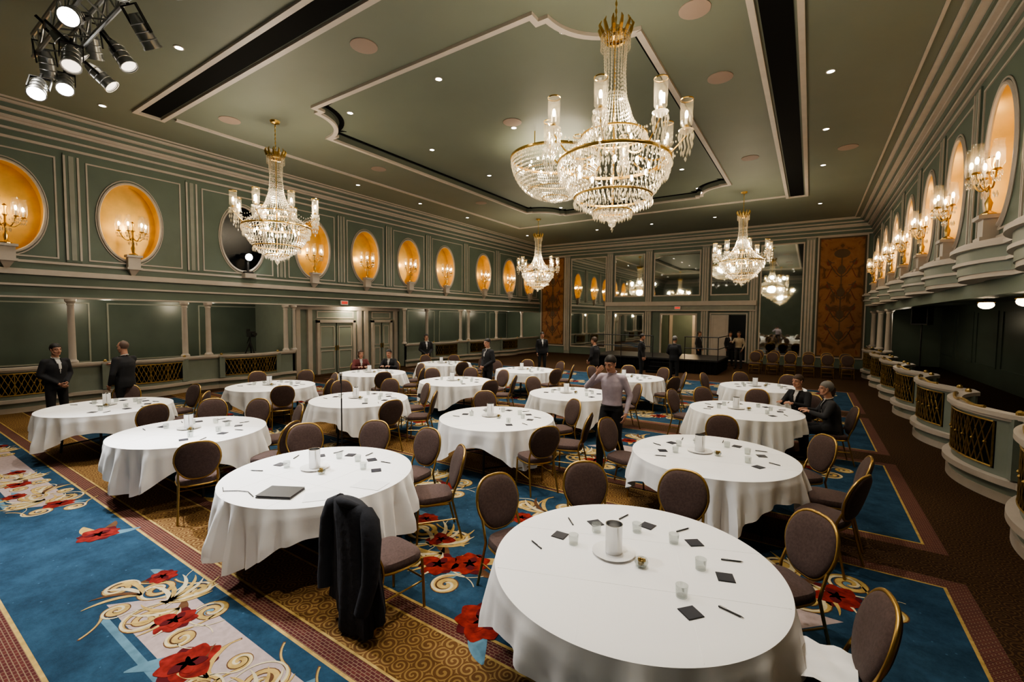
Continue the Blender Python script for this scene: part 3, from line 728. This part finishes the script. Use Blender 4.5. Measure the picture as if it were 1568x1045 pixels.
for x,dy,dz,aim,mm in((-10.25,.15,-.45,(-5,1,0),pm),(-9.95,-.2,-.75,(-5,0,0),pm),(-9.55,.3,-.42,(-6,8,0),pm2),(-9.0,-.2,-.35,(-8,8,1),pm2),(-8.5,.3,-.42,(-5,5,0),pm2),(-8.0,-.22,-.45,(-2,-1,2),pm),(-9.3,.25,.0,(-12,4,0),pm2),(-7.5,.25,-.4,(-9,7,0),pm2),(-6.9,-.2,-.3,(-3,4,0),pm2),(-6.2,.1,-.35,(-3,4,0),pm2),(-8.75,-.1,-.6,(-5,1,0),pm2),(-10.1,-.1,-.2,(-12,3,2),pm2)):
    p=(x,yy+dy,zz+dz+.05); o=inst('stage_spotlight',mm,p,0,None,1.15); o.rotation_euler=(Vector(aim)-Vector(p)).to_track_quat('-Z','Y').to_euler()
for p,a,e_ in(((-9.0,1.9,6.0),(-5.0,1.2,0),2400),((-9.9,2,5.8),(-7.8,1.5,0),1000),((-7.5,2,6.0),(-3,3.6,0),800)):
    lamp('stage_spotlight_beam','SPOT',p,e_,(.95,.97,1),.1,spot=48,blend=.7,aim=a)
# ------------------------------------------------------------------ tables
def table_mesh(seed):
    rnd=random.Random(seed); b=MB(); R=.915; zt=.76
    n=224; ph=0; ks=[rnd.choice((9,11,13)),rnd.choice((17,19,23)),31]; phs=[rnd.random()*6 for _ in ks]
    rows_top=[.0,.25,.5,.75,.9,.97,1.0]
    vs=[(0,0,zt)]
    for t in rows_top[1:]:
        for k in range(n):
            q=2*pi*k/n; vs.append((R*t*math.cos(q),R*t*math.sin(q),zt-(.004 if t==1 else 0)))
    nr=14
    for j in range(1,nr+1):
        s=j/nr
        for k in range(n):
            q=2*pi*k/n
            cc=abs(math.cos(2*(q-ph))); corner=cc**3
            drop=.25+.30*corner+.012*math.sin(3*q+phs[0])
            fold=sum(math.sin(kk*q+p+.7*math.sin(2*q+p))*a for kk,p,a in zip(ks,phs,(.022,.024,.012)))*(.8+1.2*corner)
            fold+=.060*corner*math.cos(32*(q-ph))
            r=R+.012*min(1,s*4)+s*(.02+.03*corner)+fold*min(1,s*1.25)
            vs.append((r*math.cos(q),r*math.sin(q),zt-.012-drop*s))
    fs=[(0,1+k,1+(k+1)%n) for k in range(n)]
    for j in range(len(rows_top)-2+nr):
        for k in range(n): fs.append((1+j*n+k,1+(j+1)*n+k,1+(j+1)*n+(k+1)%n,1+j*n+(k+1)%n))
    b.add(vs,fs,0)
    for off in(-.3,.3): 
        l=math.sqrt(R*R-off*off)*.98; b.tube([(off,-l,zt+.0002),(off,l,zt+.0002)],.0014,4,False,0); b.tube([(-l,off,zt+.0002),(l,off,zt+.0002)],.0014,4,False,0)
    b.lathe([(0,zt-.03),(R-.01,zt-.03),(R-.01,zt-.012)],48,(0,0,0),1)
    for s in(-1,1):
        for t in(-1,1): b.cone((s*.42,t*.38,zt-.03),(s*.5,t*.42,.0),.018,.018,8,2)
        b.cone((s*.49,-.41,.12),(s*.49,.41,.12),.012,.012,6,2)
    return b.mesh('banquet_table',[linen,brassd,blk],ang=60)
tms=[table_mesh(s) for s in range(5)]
FZ=.003
T=[(-.93,2.88),(-4.17,2.74),(-7.15,2.72),(-10.2,2.62),(-.93,5.75),(-4.17,5.87),(-7.3,5.65),(-10.3,5.55),(-.93,8.95),(-4.2,8.7),(-7.4,8.65),(-10.4,8.5),(-.93,12.3),(-4.1,12.0),(-7.3,11.8),(-10.6,11.75)]
TR={0:.35,1:.15,2:.5,3:.3,5:-.55,4:.2,6:-.6}
for i,(x,y) in enumerate(T): inst('banquet_table',tms[i%5],(x,y,FZ),TR.get(i,random.random()*6))
TZ=.765
b=MB(); b.lathe([(.0,.004),(.028,.004),(.030,0),(.032,0),(.036,.068),(.0335,.068),(.029,.008),(0,.008)],20); g_m=b.mesh('drinking_glass',[glass])
b=MB(); b.box(-.05,.05,-.05,.05,0,.003,0); b.box(-.047,.047,-.047,.047,.003,.0045,1); co_m=b.mesh('note_card',[blk,navy],False)
b=MB(); b.cone((-.065,0,.005),(.055,0,.005),.005,.005,8,0); b.cone((.055,0,.005),(.072,0,.004),.005,.001,8,1); b.box(-.06,-.02,-.002,.002,.009,.013,1); pe_m=b.mesh('ballpoint_pen',[blk,steel])
b=MB(); b.lathe([(0,0),(.08,0),(.14,.012),(.145,.016),(.08,.006),(0,.006)],28,(0,0,0),0)
b.lathe([(0,.008),(.055,.008),(.056,.015),(.056,.20),(.059,.205),(.053,.205),(.051,.02),(0,.02)],24,(0,0,0),1)
b.lathe([(.04,.02),(.04,.11),(0,.112)],16,(0,0,0),2)
hu_m=b.mesh('candle_holder',[white,steel,white])
b=MB(); b.lathe([(0,0),(.03,0),(.045,.03),(.04,.05),(.038,.05),(.042,.03),(.028,.006),(0,.006)],16,(0,0,0),0)
for k in range(9):
    b.ball((.022*math.cos(k*2.3)*(k%3)/2,.022*math.sin(k*2.3)*(k%3)/2,.02+.004*k),.013,6,5,1)
ca_m=b.mesh('candy_dish',[glass,brassd])
def setting(i,x,y,angs):
    if i<9:
        inst('candle_holder',hu_m,(x-.14,y+.02,TZ)); inst('candy_dish',ca_m,(x+.07,y-.04,TZ))
        for a in angs:
            ux,uy=math.cos(a),math.sin(a); vx,vy=-uy,ux; j=random.uniform(-.04,.04)
            inst('note_card',co_m,(x+ux*.56+vx*j,y+uy*.56+vy*j,TZ),a+random.uniform(-.3,.3))
            inst('drinking_glass',g_m,(x+ux*.42+vx*(j+.05),y+uy*.42+vy*(j+.05),TZ))
            inst('ballpoint_pen',pe_m,(x+ux*.62+vx*.22,y+uy*.62+vy*.22,TZ),a+random.uniform(-.5,.5))
    else:
        b=MB()
        def put(me,px,py,a,mo):
            Mx=Matrix.Translation((px,py,TZ))@Matrix.Rotation(a,4,'Z')
            b.add([tuple(Mx@v.co) for v in me.vertices],[],0)
            o=len(b.v)-len(me.vertices)
            for p in me.polygons: b.f.append(tuple(o+q for q in p.vertices)); b.m.append(mo[p.material_index])
        put(hu_m,x-.14,y,0,[1,2,1]); put(ca_m,x+.08,y,0,[0,3])
        for a in angs:
            ux,uy=math.cos(a),math.sin(a); put(co_m,x+ux*.56,y+uy*.56,a,[4,4]); put(g_m,x+ux*.42,y+uy*.42,a,[0])
        b.obj('table_setting',[glass,white,steel,brassd,navy])
for i,(x,y) in enumerate(T):
    if i==0: A=[r_(q) for q in(177,135,95,55,14,-39)]
    elif i==1: A=[r_(q) for q in(150,110,75,40,195)]
    else:
        base=random.uniform(-15,15); A=[r_(base+q) for q in(-25,20,65,110,155,200)]
    setting(i,x,y,A)
b=MB(); b.box(-.16,.16,-.12,.12,0,.012,0); b.box(-.15,.155,-.11,.11,.012,.018,1); b.box(-.16,.16,-.12,.12,.018,.024,0); b.obj('document_folder',[blk,p_red],False,loc=(-3.93,2.18,TZ),rz=.5)
b=MB(); b.box(-.15,.15,-.105,.105,0,.002,0); pm_=b.mesh('paper_sheet',[paper],False)
inst('paper_sheet',pm_,(-3.58,2.36,TZ),.9); inst('paper_sheet',pm_,(-3.45,2.78,TZ),.3)
b=MB(); b.tube([(-.3,-.1,.006),(-.2,-.14,.006),(-.1,-.06,.006),(0,-.02,.006),(.15,-.05,.006)],.004,5,False,0); b.obj('cable',[blk],loc=(-4.2,2.05,TZ))
b=MB(); vs=[];n=14
for i in range(n):
    for j in range(n):
        u,v=i/(n-1)-.5,j/(n-1)-.5; vs.append((u*.42,v*.34,.012+.02*math.sin(u*9+v*4)**2+.012*math.cos(v*14)))
b.add(vs,[(i*n+j,(i+1)*n+j,(i+1)*n+j+1,i*n+j+1) for i in range(n-1) for j in range(n-1)],0)
nap=b.mesh('linen_napkin',[linen],ang=80)
# ------------------------------------------------------------------ chairs
def chair_mesh():
    b=MB()
    def pad(outline,z0,z1,cr,mat):
        vs=[];L=len(outline)
        for s,z in((.97,z0),(1,z0+.015),(1,z1-.03),(.96,z1-.01),(.8,z1),(.4,z1+cr)):
            for x,y in outline: vs.append((x*s,y*s,z))
        fs=[(i*L+k,i*L+(k+1)%L,(i+1)*L+(k+1)%L,(i+1)*L+k) for i in range(5) for k in range(L)]
        fs+=[tuple(range(L-1,-1,-1)),tuple(range(5*L,6*L))]; b.add(vs,fs,mat)
    out=[]
    for k in range(28):
        q=2*pi*k/28; c,s=math.cos(q),math.sin(q)
        sx=abs(c)**.55*(1 if c>0 else -1); sy=abs(s)**.55*(1 if s>0 else -1)
        out.append((sx*(.215+.02*sy),sy*.205))
    pad(out,.41,.485,.012,0)
    b.tube([(x*.97,y*.97,.405) for x,y in out],.012,6,True,1)
    def bk(x,z,d=0): return (x,-.19-.13*(z-.45)/.5-.02*(1-(x/.22)**2)+d,z)
    O=[]
    for k in range(36):
        q=2*pi*k/36; c,s=math.cos(q),math.sin(q)
        zz=.715+.225*abs(s)**.9*(1 if s>0 else -1); xx=.22*abs(c)**.70*(1 if c>0 else -1)
        if s<0: xx*=1-.18*abs(s)
        O.append((xx,zz))
    L=len(O); vs=[]
    rings=[(.5,-.034),(.85,-.03),(.96,-.018),(.99,0),(.96,.018),(.85,.034),(.5,.04)]
    for sc_,d in rings:
        for x,z in O: vs.append(bk(x*sc_,.715+(z-.715)*sc_,d))
    fs=[(i*L+k,i*L+(k+1)%L,(i+1)*L+(k+1)%L,(i+1)*L+k) for i in range(len(rings)-1) for k in range(L)]
    fs+=[tuple(range(L-1,-1,-1)),tuple(range((len(rings)-1)*L,len(rings)*L))]; b.add(vs,fs,0)
    b.tube([bk(x,z) for x,z in O],.013,8,True,1)
    for s in(-1,1):
        b.tube([bk(s*.185,.60),(s*.19,-.195,.50),(s*.185,-.18,.42),(s*.195,-.23,.2),(s*.205,-.28,0.0)],.012,7,False,1)
        b.tube([(s*.195,.18,.41),(s*.2,.19,.2),(s*.205,.195,0.0)],.012,7,False,1)
        b.tube([(s*.197,-.228,.22),(s*.2,.19,.22)],.008,6,False,1)
    b.tube([(-.2,.19,.24),(.2,.19,.24)],.008,6,False,1)
    return b.mesh('banquet_chair',[fabric,brassc],ang=50)
chm=chair_mesh()
def chair(x,y,face): return inst('banquet_chair',chm,(x,y,FZ),face-pi/2)
def ring_chairs(tx,ty,degs,R=1.12,jit=5):
    for q in degs:
        a=r_(q+random.uniform(-jit,jit)); rr=R+random.uniform(0,.10)
        chair(tx+rr*math.cos(a),ty+rr*math.sin(a),a+pi+random.uniform(-.15,.15))
SP={0:[46,90,125,164],1:[48,80,116,153],2:[-14,25,75,120,150],3:[12,60,105,150],4:[-18,10,38,90,165],5:[-25,10,60,130],9:[45,90,160],8:[90,125,165],11:[20,70,-25]}
for i,(x,y) in enumerate(T):
    ring_chairs(x,y,SP.get(i,[-20,25,70,115,160]),jit=1.5 if i==0 else 5)
chair(.07,2.90,pi+.15)
jc=chair(-2.78,2.42,pi/2-.1)
inst('linen_napkin',nap,(.06,2.88,.50))
for k in range(6):
    for j in range(2): chair(-2.0+k*.66,22.4+j*1.3,pi/2*3)
# jacket draped over chair back
b=MB(); n=56; vs=[]; rows=[(1.0,.05,.03),(.995,.15,.055),(.96,.215,.075),(.86,.235,.085),(.7,.24,.09),(.5,.25,.10),(.3,.27,.115),(.16,.285,.125),(.10,.29,.125)]
for z,rx,ry in rows:
    g=(1-z)
    for k in range(n):
        q=2*pi*k/n; w=1+.13*math.sin(7*q+z*3)*g+.07*math.sin(15*q+1)*g
        lean=-.25-.10*(z-.5)-.03-.05*g
        vs.append((rx*w*math.cos(q)+.06*g*math.sin(2*z),lean+ry*w*math.sin(q),max(.03,z+.09*math.sin(2*q+.6)*g+.03*math.sin(5*q)*g)))
b.add(vs,[(i*n+k,i*n+(k+1)%n,(i+1)*n+(k+1)%n,(i+1)*n+k) for i in range(len(rows)-1) for k in range(n)]+[tuple(range(n))],0)
for s in(-1,1):
    P=[(s*.17,-.31,.95),(s*.245,-.33,.90),(s*.285,-.345,.78),(s*.30,-.36,.62),(s*.295,-.37,.48),(s*.27,-.40,.34),(s*.25,-.41,.27)]
    b.tube(P,[.05,.068,.07,.062,.058,.055,.052],12,False,0)
b.tube([(-.13,-.335,.975),(-.06,-.385,1.0),(0,-.40,1.005),(.06,-.385,1.0),(.13,-.335,.975)],[.02,.032,.034,.032,.02],8,False,0)
jk=M('jacket_wool',(.014,.015,.021),.9,bump=.4,bscale=14)
b.obj('jacket',[jk],loc=jc.location,rz=jc.rotation_euler.z,ang=60)
b=MB(); b.lathe([(0,0),(.13,0),(.13,.015),(.02,.03)],20,(0,0,0),0); b.cone((0,0,.02),(0,0,1.05),.011,.011,8,0); b.cone((0,0,1.0),(0,0,1.38),.007,.007,8,0)
b.cone((0,0,1.36),(.03,-.03,1.42),.012,.014,8,0); b.ball((.04,-.04,1.45),.028,10,8,1); b.cone((.03,-.03,1.3),(.035,-.035,1.43),.012,.02,8,0)
b.obj('microphone_stand',[blk,alu],loc=(-6.2,4.45,.008))
b=MB()
for k in range(3):
    a=2*pi*k/3+.4; b.cone((0,0,1.15),(.42*math.cos(a),.42*math.sin(a),0),.025,.018,6,0)
b.cone((0,0,.9),(0,0,1.3),.03,.03,8,0); b.box(-.08,.22,-.08,.08,1.3,1.50,0); b.cone((.22,0,1.4),(.38,0,1.4),.05,.06,12,0); b.box(-.16,-.08,-.05,.05,1.42,1.58,0); b.cone((-.05,0,1.28),(-.4,.1,1.05),.012,.012,6,0)
b.obj('video_camera_tripod',[blk],loc=(XL-.8,8.3,.30))
b=MB(); b.box(-.2,.2,-.2,.2,0,.6,0); b.box(-.17,.17,-.215,-.2,.04,.56,1); b.cone((0,0,-1.96),(0,0,0),.02,.02,8,0)
for k in range(3): a=2*pi*k/3; b.cone((0,0,-1.4),(.4*math.cos(a),.4*math.sin(a),-1.96),.012,.012,6,0)
b.obj('loudspeaker',[blk,black],loc=(XR+.45,18.2,2.26),rz=-.5)
# ------------------------------------------------------------------ people
skin=M('skin',(.42,.22,.15),.55); hairm={'dark':M('hair_dark',(.012,.009,.007),.6),'brown':M('hair_brown',(.05,.026,.014),.6),'grey':M('hair_grey',(.16,.15,.14),.6),'bald':M('hair_short',(.10,.06,.045),.6)}
lip=M('lips',(.30,.10,.08),.5); eyew=M('eye_white',(.36,.33,.31),.3)
def cloth(name,c): return M(name,c,.85,var=.15,vscale=9,bump=.35,bscale=7)
suit=cloth('suit_black',(.011,.011,.014)); suitb=cloth('suit_charcoal',(.03,.03,.034)); trous=cloth('trousers_black',(.012,.012,.014))
shirtl=cloth('shirt_lilac',(.40,.34,.39)); shirtw=cloth('shirt_white',(.50,.48,.46)); shirtt=cloth('shirt_tan',(.33,.27,.2)); shoe=M('shoe_leather',(.01,.009,.008),.3); dressr=cloth('blouse_burgundy',(.12,.03,.03))
STAND=dict(pel=(0,0,.95),nk=(0,.0,1.46),hd=(0,.03,1.63),
 sh=((.175,0,1.395),(-.175,0,1.395)),el=((.225,-.03,1.13),(-.225,-.03,1.13)),wr=((.22,.06,.90),(-.22,.06,.90)),hp=((.09,0,.92),(-.09,0,.92)),kn=((.11,.02,.50),(-.11,.02,.50)),an=((.12,-.02,.09),(-.12,-.02,.09)),tilt=-.08)
def P_(**k): d=dict(STAND); d.update(k); return d
WALK=P_(hd=(.0,.07,1.60),tilt=-.30,el=((.36,.12,1.24),(-.25,-.08,1.14)),wr=((.165,.17,1.45),(-.25,.04,.90)),kn=((.10,.14,.52),(-.09,-.01,.50)),an=((.10,.15,.09),(-.09,-.20,.13)),raised=1)
GEST=P_(el=((.25,.16,1.20),(-.25,.0,1.13)),wr=((.22,.42,1.26),(-.2,.12,.92)))
CLASP=P_(el=((.25,-.02,1.14),(-.25,-.02,1.14)),wr=((.07,.17,.97),(-.07,.18,.98)))
SIT=P_(pel=(0,-.02,.55),nk=(0,.06,1.05),hd=(0,.11,1.22),sh=((.17,.05,.985),(-.17,.05,.985)),el=((.25,.16,.78),(-.25,.16,.78)),wr=((.14,.34,.83),(-.12,.34,.83)),hp=((.09,.02,.55),(-.09,.02,.55)),kn=((.12,.42,.52),(-.12,.42,.52)),an=((.12,.38,.09),(-.12,.38,.09)))
def seg_d(P,a,b_,ra,rb):
    a=np.array(a);b_=np.array(b_);d=b_-a;t=np.clip(((P-a)@d)/max(1e-9,d@d),0,1); return np.linalg.norm(P-(a+t[:,None]*d),axis=1)-(ra+(rb-ra)*t)
def remesh(b,vox,it):
    me=b.mesh('tmp',[skin],False); o=bpy.data.objects.new('tmp',me); COL.objects.link(o)
    md=o.modifiers.new('r','REMESH'); md.mode='VOXEL'; md.voxel_size=vox; md.use_smooth_shade=True
    ms=o.modifiers.new('s','SMOOTH'); ms.factor=.5; ms.iterations=it
    dg=bpy.context.evaluated_depsgraph_get(); dg.update(); m2=bpy.data.meshes.new_from_object(o.evaluated_get(dg))
    bpy.data.objects.remove(o); return m2
def head_mesh(hair,longhair):
    b=MB()
    b.ball((0,-.012,.03),(.076,.094,.088),20,14)
    b.ball((0,.022,-.035),(.060,.066,.078),18,12)
    b.ball((0,.060,-.088),(.030,.026,.022),12,8)
    for s in(-1,1):
        b.ball((s*.040,.050,-.028),(.022,.022,.022),10,8)
        b.tube([(s*.056,-.005,-.035),(s*.046,.03,-.078),(s*.018,.062,-.095)],[.016,.016,.014],8)
        b.tube([(s*.010,.080,.030),(s*.034,.078,.034),(s*.055,.062,.026)],[.009,.010,.007],8)
    b.tube([(0,.082,.020),(0,.094,-.008),(0,.104,-.026),(0,.094,-.036)],[.009,.011,.013,.010],10)
    for s in(-1,1): b.ball((s*.011,.092,-.032),(.008,.010,.008),8,6)
    b.ball((0,.080,-.060),(.024,.012,.006),10,6); b.ball((0,.079,-.069),(.021,.012,.006),10,6)
    b.cone((0,-.02,-.14),(0,-.012,-.04),.054,.054,16)
    m2=remesh(b,.0055,3)
    F=MB(); F.v=[tuple(v.co) for v in m2.vertices]; F.f=[tuple(p.vertices) for p in m2.polygons]
    F.m=[6 if (abs(p.center.z+.0645)<.010 and abs(p.center.x)<.024 and p.center.y>.078) else 3 for p in m2.polygons]
    for s in(-1,1):
        F.ball((s*.031,.0725,.009),(.012,.009,.006),10,8,7); F.ball((s*.031,.0800,.009),(.006,.003,.006),8,6,4)
        F.tube([(s*.018,.080,.016),(s*.031,.083,.019),(s*.046,.075,.014)],.004,6,False,3)
        F.tube([(s*.016,.086,.030),(s*.034,.085,.036),(s*.052,.070,.030)],[.003,.0045,.003],6,False,4)
        F.ball((s*.076,-.008,-.008),(.008,.018,.030),10,8,3); F.tube([(s*.080,-.02,.012),(s*.085,-.012,.022),(s*.083,.004,.014),(s*.080,.004,-.01),(s*.078,-.004,-.03)],.005,6,False,3)
    H_=MB(); t=.010 if hair!='bald' else .003
    H_.ball((0,-.018,.036),(.076+t,.092+t,.086+t*1.3),20,14)
    if longhair: H_.ball((0,-.05,-.06),(.08,.05,.12),14,10)
    hm=remesh(H_,.007,2)
    keep=[]
    for p in hm.polygons:
        c=p.center
        hl=.062-.02*(abs(c.x)/.08)**2 if c.y>.035 else (.0+.8*(max(0,c.y+.01)) if c.y>-.03 else -.055)
        if hair=='bald': hl=(.2 if c.y>-.01 else -.05) if c.z>.03 else (.2 if c.y>.0 else -.055)
        if longhair: hl=.058 if c.y>.045 else -.3
        if c.z>hl: keep.append(tuple(p.vertices))
    F.add([v.co for v in hm.vertices],keep,4)
    return F
HC={}
def person(name,x,y,rz,top,bottom,pose=STAND,hgt=1.75,hair='dark',jacket=True,vox=.015,z=FZ,longhair=False,tie=None):
    b=MB(); bones=[]
    pel,nk,hd=[Vector(pose[k]) for k in('pel','nk','hd')]
    J=.016 if jacket else 0
    prof=[(-.10 if jacket else -.04,.165+J,.115+J),(.02,.165+J,.120+J),(.12,.148+J,.110+J),(.24,.158+J,.118+J),(.33,.175+J,.125+J),(.40,.168+J,.112+J),(.45,.130+J,.090),(.485,.085,.070),(.515,.05,.05)]
    sp=nk-pel; vs=[];n=24
    for h_,rx,ry in prof:
        c=pel+sp*(h_/.51)
        for k in range(n):
            q=2*pi*k/n; vs.append((c.x+rx*math.cos(q),c.y+ry*math.sin(q),c.z))
    L=len(prof); b.add(vs,[(i*n+k,i*n+(k+1)%n,(i+1)*n+(k+1)%n,(i+1)*n+k) for i in range(L-1) for k in range(n)]+[tuple(range(n-1,-1,-1)),tuple(range((L-1)*n,L*n))])
    bones.append((pel-sp*.1 if jacket else pel,nk-sp*.10,.15,.15,0))
    def limb(a,c,ra,rc,lab):
        b.cone(a,c,ra,rc,14); b.ball(a,ra*.99,14,10); b.ball(c,rc*.99,14,10); bones.append((tuple(a),tuple(c),ra,rc,lab))
    limb(nk-Vector((0,0,.02)),hd-Vector((0,.02,.06)),.058,.052,3)
    for s in(0,1):
        sh,el,wr,hp,kn,an=[Vector(pose[k][s]) for k in('sh','el','wr','hp','kn','an')]
        limb(nk.lerp(sh,.35)-Vector((0,0,.03)),sh,.045,.056+J*.5,0)
        limb(sh,el,.056+J*.6,.045+J*.5,0); limb(el,wr+(el-wr)*.06,.044+J*.5,.030+J*.4,0)
        hdv=(wr-el).normalized(); limb(wr,wr+hdv*.04,.025,.026,3)
        limb(hp,kn,.092,.068,1); limb(kn,an+Vector((0,0,.02)),.065,.052,1)
        toe=an+Vector((.01*(1 if s==0 else -1),.17,-.055)); heel=an+Vector((0,-.03,-.05))
        b.ball(heel,(.036,.05,.04),12,8); limb(heel+Vector((0,.03,.005)),toe,.038,.034,2)
    m2=remesh(b,vox,4)
    cen=np.array([p.center for p in m2.polygons]); nor=np.array([p.normal for p in m2.polygons])
    D_=np.stack([seg_d(cen,a,c,ra,rc) for a,c,ra,rc,l in bones]); lab=np.array([l for *_,l in bones])[np.argmin(D_,0)]
    waist=pel.z+(-.04 if jacket else .03)
    lab=np.where((lab==1)&(cen[:,2]>waist)&(abs(cen[:,1]-pel.y)<.2)&(cen[:,2]>pel.z),0,lab)
    lab=np.where((lab==0)&(cen[:,2]<pel.z+(-.11 if jacket else .03))&(abs(cen[:,0])<.2)&(cen[:,2]<pel.z+.03)&(D_[0]<.06),1,lab)
    lab=np.where((cen[:,2]>nk.z+.012)&(np.hypot(cen[:,0]-nk.x,cen[:,1]-nk.y)<.09),3,lab)
    if jacket:
        zt=(cen[:,2]-(nk.z-.30))/.30; vee=(lab==0)&(nor[:,1]>.2)&(zt>0)&(abs(cen[:,0])<.045*np.clip(zt,0,1)); lab=np.where(vee,5,lab)
    F=MB(); F.v=[tuple(v.co) for v in m2.vertices]; F.f=[tuple(p.vertices) for p in m2.polygons]; F.m=[int(q) for q in lab]
    R=Matrix.Rotation(pose['tilt'],3,'X')
    if (hair,longhair) not in HC: HC[(hair,longhair)]=head_mesh(hair,longhair)
    hh=HC[(hair,longhair)]; o0=len(F.v); F.v+=[tuple(hd+R@Vector(v)) for v in hh.v]; F.f+=[tuple(i+o0 for i in f) for f in hh.f]; F.m+=hh.m
    cc=nk+Vector((0,.004,.012)); F.tube([cc+Vector((.063*math.cos(q),.062*math.sin(q),-.020*math.sin(q))) for q in [2*pi*k/20 for k in range(20)]],.008,6,True,5 if jacket else 0)
    if jacket:
        for s in(-1,1): F.tube([nk+Vector((s*.055,.05,.0)),nk+Vector((s*.052,.105,-.09)),nk+Vector((s*.010,.140,-.29))],[.010,.014,.005],6,False,0)
        if tie: F.tube([nk+Vector((0,.075,-.01)),nk+Vector((0,.118,-.12)),nk+Vector((0,.137,-.28))],[.010,.014,.016],6,False,4)
    if not jacket: F.tube([pel+Vector((.158*math.cos(q),.118*math.sin(q),.035)) for q in [2*pi*k/24 for k in range(24)]],.013,6,True,2)
    for s in(0,1):
        el,wr=Vector(pose['el'][s]),Vector(pose['wr'][s]); d=(wr-el).normalized(); sd=1 if s==0 else -1
        inw=Vector((-sd,0,0))
        if abs(d.z)<.5: inw=Vector((-sd*.3,0,-1))
        if pose.get('raised') and s==0: inw=Vector((-.2,-1,.3))
        nrm=(inw-d*inw.dot(d)).normalized(); lat=d.cross(nrm).normalized()
        Rm=Matrix((lat,nrm,d)).transposed(); pc=wr+d*.065
        F.ball(pc,(.038,.015,.048),12,8,3,Rm)
        fwd=lat if lat.y>0 or (abs(lat.y)<.2 and lat.z>0) else -lat
        if pose.get('raised') and s==0: fwd=lat if lat.z>0 else -lat
        for f_,(off,ln) in enumerate(((.028,.066),(.010,.075),(-.009,.070),(-.027,.055))):
            p0=pc+fwd*off+d*.032; p1=p0+(d*.93+nrm*.25).normalized()*ln*.45; p2=p1+(d*.7+nrm*.7).normalized()*ln*.32; p3=p2+(d*.35+nrm*.9).normalized()*ln*.25
            F.tube([p0-d*.02,p0,p1,p2,p3],[.0085,.009,.0085,.0075,.006],8,False,3)
        p0=pc+fwd*.028-d*.02; p1=p0+(fwd*.8+d*.5+nrm*.2).normalized()*.035; p2=p1+(fwd*.3+d*.9+nrm*.4).normalized()*.03
        F.tube([p0-fwd*.015,p0,p1,p2],[.012,.012,.010,.007],8,False,3)
    o=F.obj(name,[top,bottom,shoe,skin,hairm[hair],shirtw,lip,eyew],ang=60,loc=(x,y,z),rz=rz); s_=hgt/1.76; o.scale=(s_,s_,s_)
    return o
def face(dx,dy): return math.atan2(-dx,dy)
person('man_walking',-2.52,6.62,face(-.15,-1),shirtl,trous,WALK,1.84,'dark',False,.011)
person('man_gesturing',-11.55,3.25,face(-1,-.55),suit,trous,GEST,1.84,'bald')
person('man_in_suit',-12.6,2.45,face(1,.35),suit,trous,CLASP,1.78,'dark')
person('man_in_suit',-7.6,10.25,face(-.3,-1),suit,trous,CLASP,1.78,'dark',tie=True)
person('man_in_suit',-9.4,16.5,face(.6,-.7),suit,trous,STAND,1.78,'dark')
person('man_in_suit',-5.75,13.5,face(-1,.1),suit,trous,CLASP,1.78,'brown')
person('man_in_suit',-5.4,17.2,face(1,.2),suit,trous,STAND,1.8,'dark')
person('man_in_suit',-4.1,16.9,face(.2,1),suit,trous,CLASP,1.76,'grey')
person('man_in_doorway',-4.7,24.3,face(1,-.3),suitb,trous,STAND,1.76,'brown')
person('man_in_tan_shirt',-2.85,24.1,face(-.2,-1),shirtt,suitb,GEST,1.8,'brown',False)
person('man_in_suit',-3.4,25.3,face(.5,-1),suit,trous,STAND,1.76,'dark')
person('woman_standing',-12.3,12.6,face(.8,-.5),suit,trous,CLASP,1.72,'dark',longhair=True)
def seated(name,x,y,tx,ty,top,hair,**k):
    f=face(tx-x,ty-y); chair(x,y,f+pi/2); person(name,x,y,f,top,trous,SIT,1.76,hair,**k)
seated('woman_seated',-11.6,9.0,-10.4,8.5,dressr,'brown',longhair=True)
seated('man_seated',-11.05,9.72,-10.4,8.5,suit,'dark')
seated('man_seated',.36,9.2,-.93,8.95,suitb,'grey')
seated('man_seated',-.1,10.05,-.93,8.95,suit,'brown')
w=bpy.data.worlds.new('world'); sc.world=w; w.use_nodes=True; w.node_tree.nodes['Background'].inputs[0].default_value=(.02,.022,.02,1); w.node_tree.nodes['Background'].inputs[1].default_value=1
# ------------------------------------------------------------------ camera
cam=bpy.data.cameras.new('camera'); cam.sensor_width=36; cam.lens=690/1568*36; cam.clip_start=.05
co=bpy.data.objects.new('camera',cam); COL.objects.link(co); sc.camera=co
yaw,pitch,roll=r_(33.5),r_(2.97),r_(.49)
fw=Vector((-math.sin(yaw)*math.cos(pitch),math.cos(yaw)*math.cos(pitch),-math.sin(pitch)))
r0=Vector((math.cos(yaw),math.sin(yaw),0)); u0=r0.cross(fw)
rt=r0*math.cos(roll)+u0*math.sin(roll); up=rt.cross(fw)
co.matrix_world=Matrix.Translation((0,0,2.37))@Matrix((rt,up,-fw)).transposed().to_4x4()
sc.view_settings.view_transform='AgX'
try: sc.view_settings.look='AgX - Medium High Contrast'
except Exception as ex: print(ex)
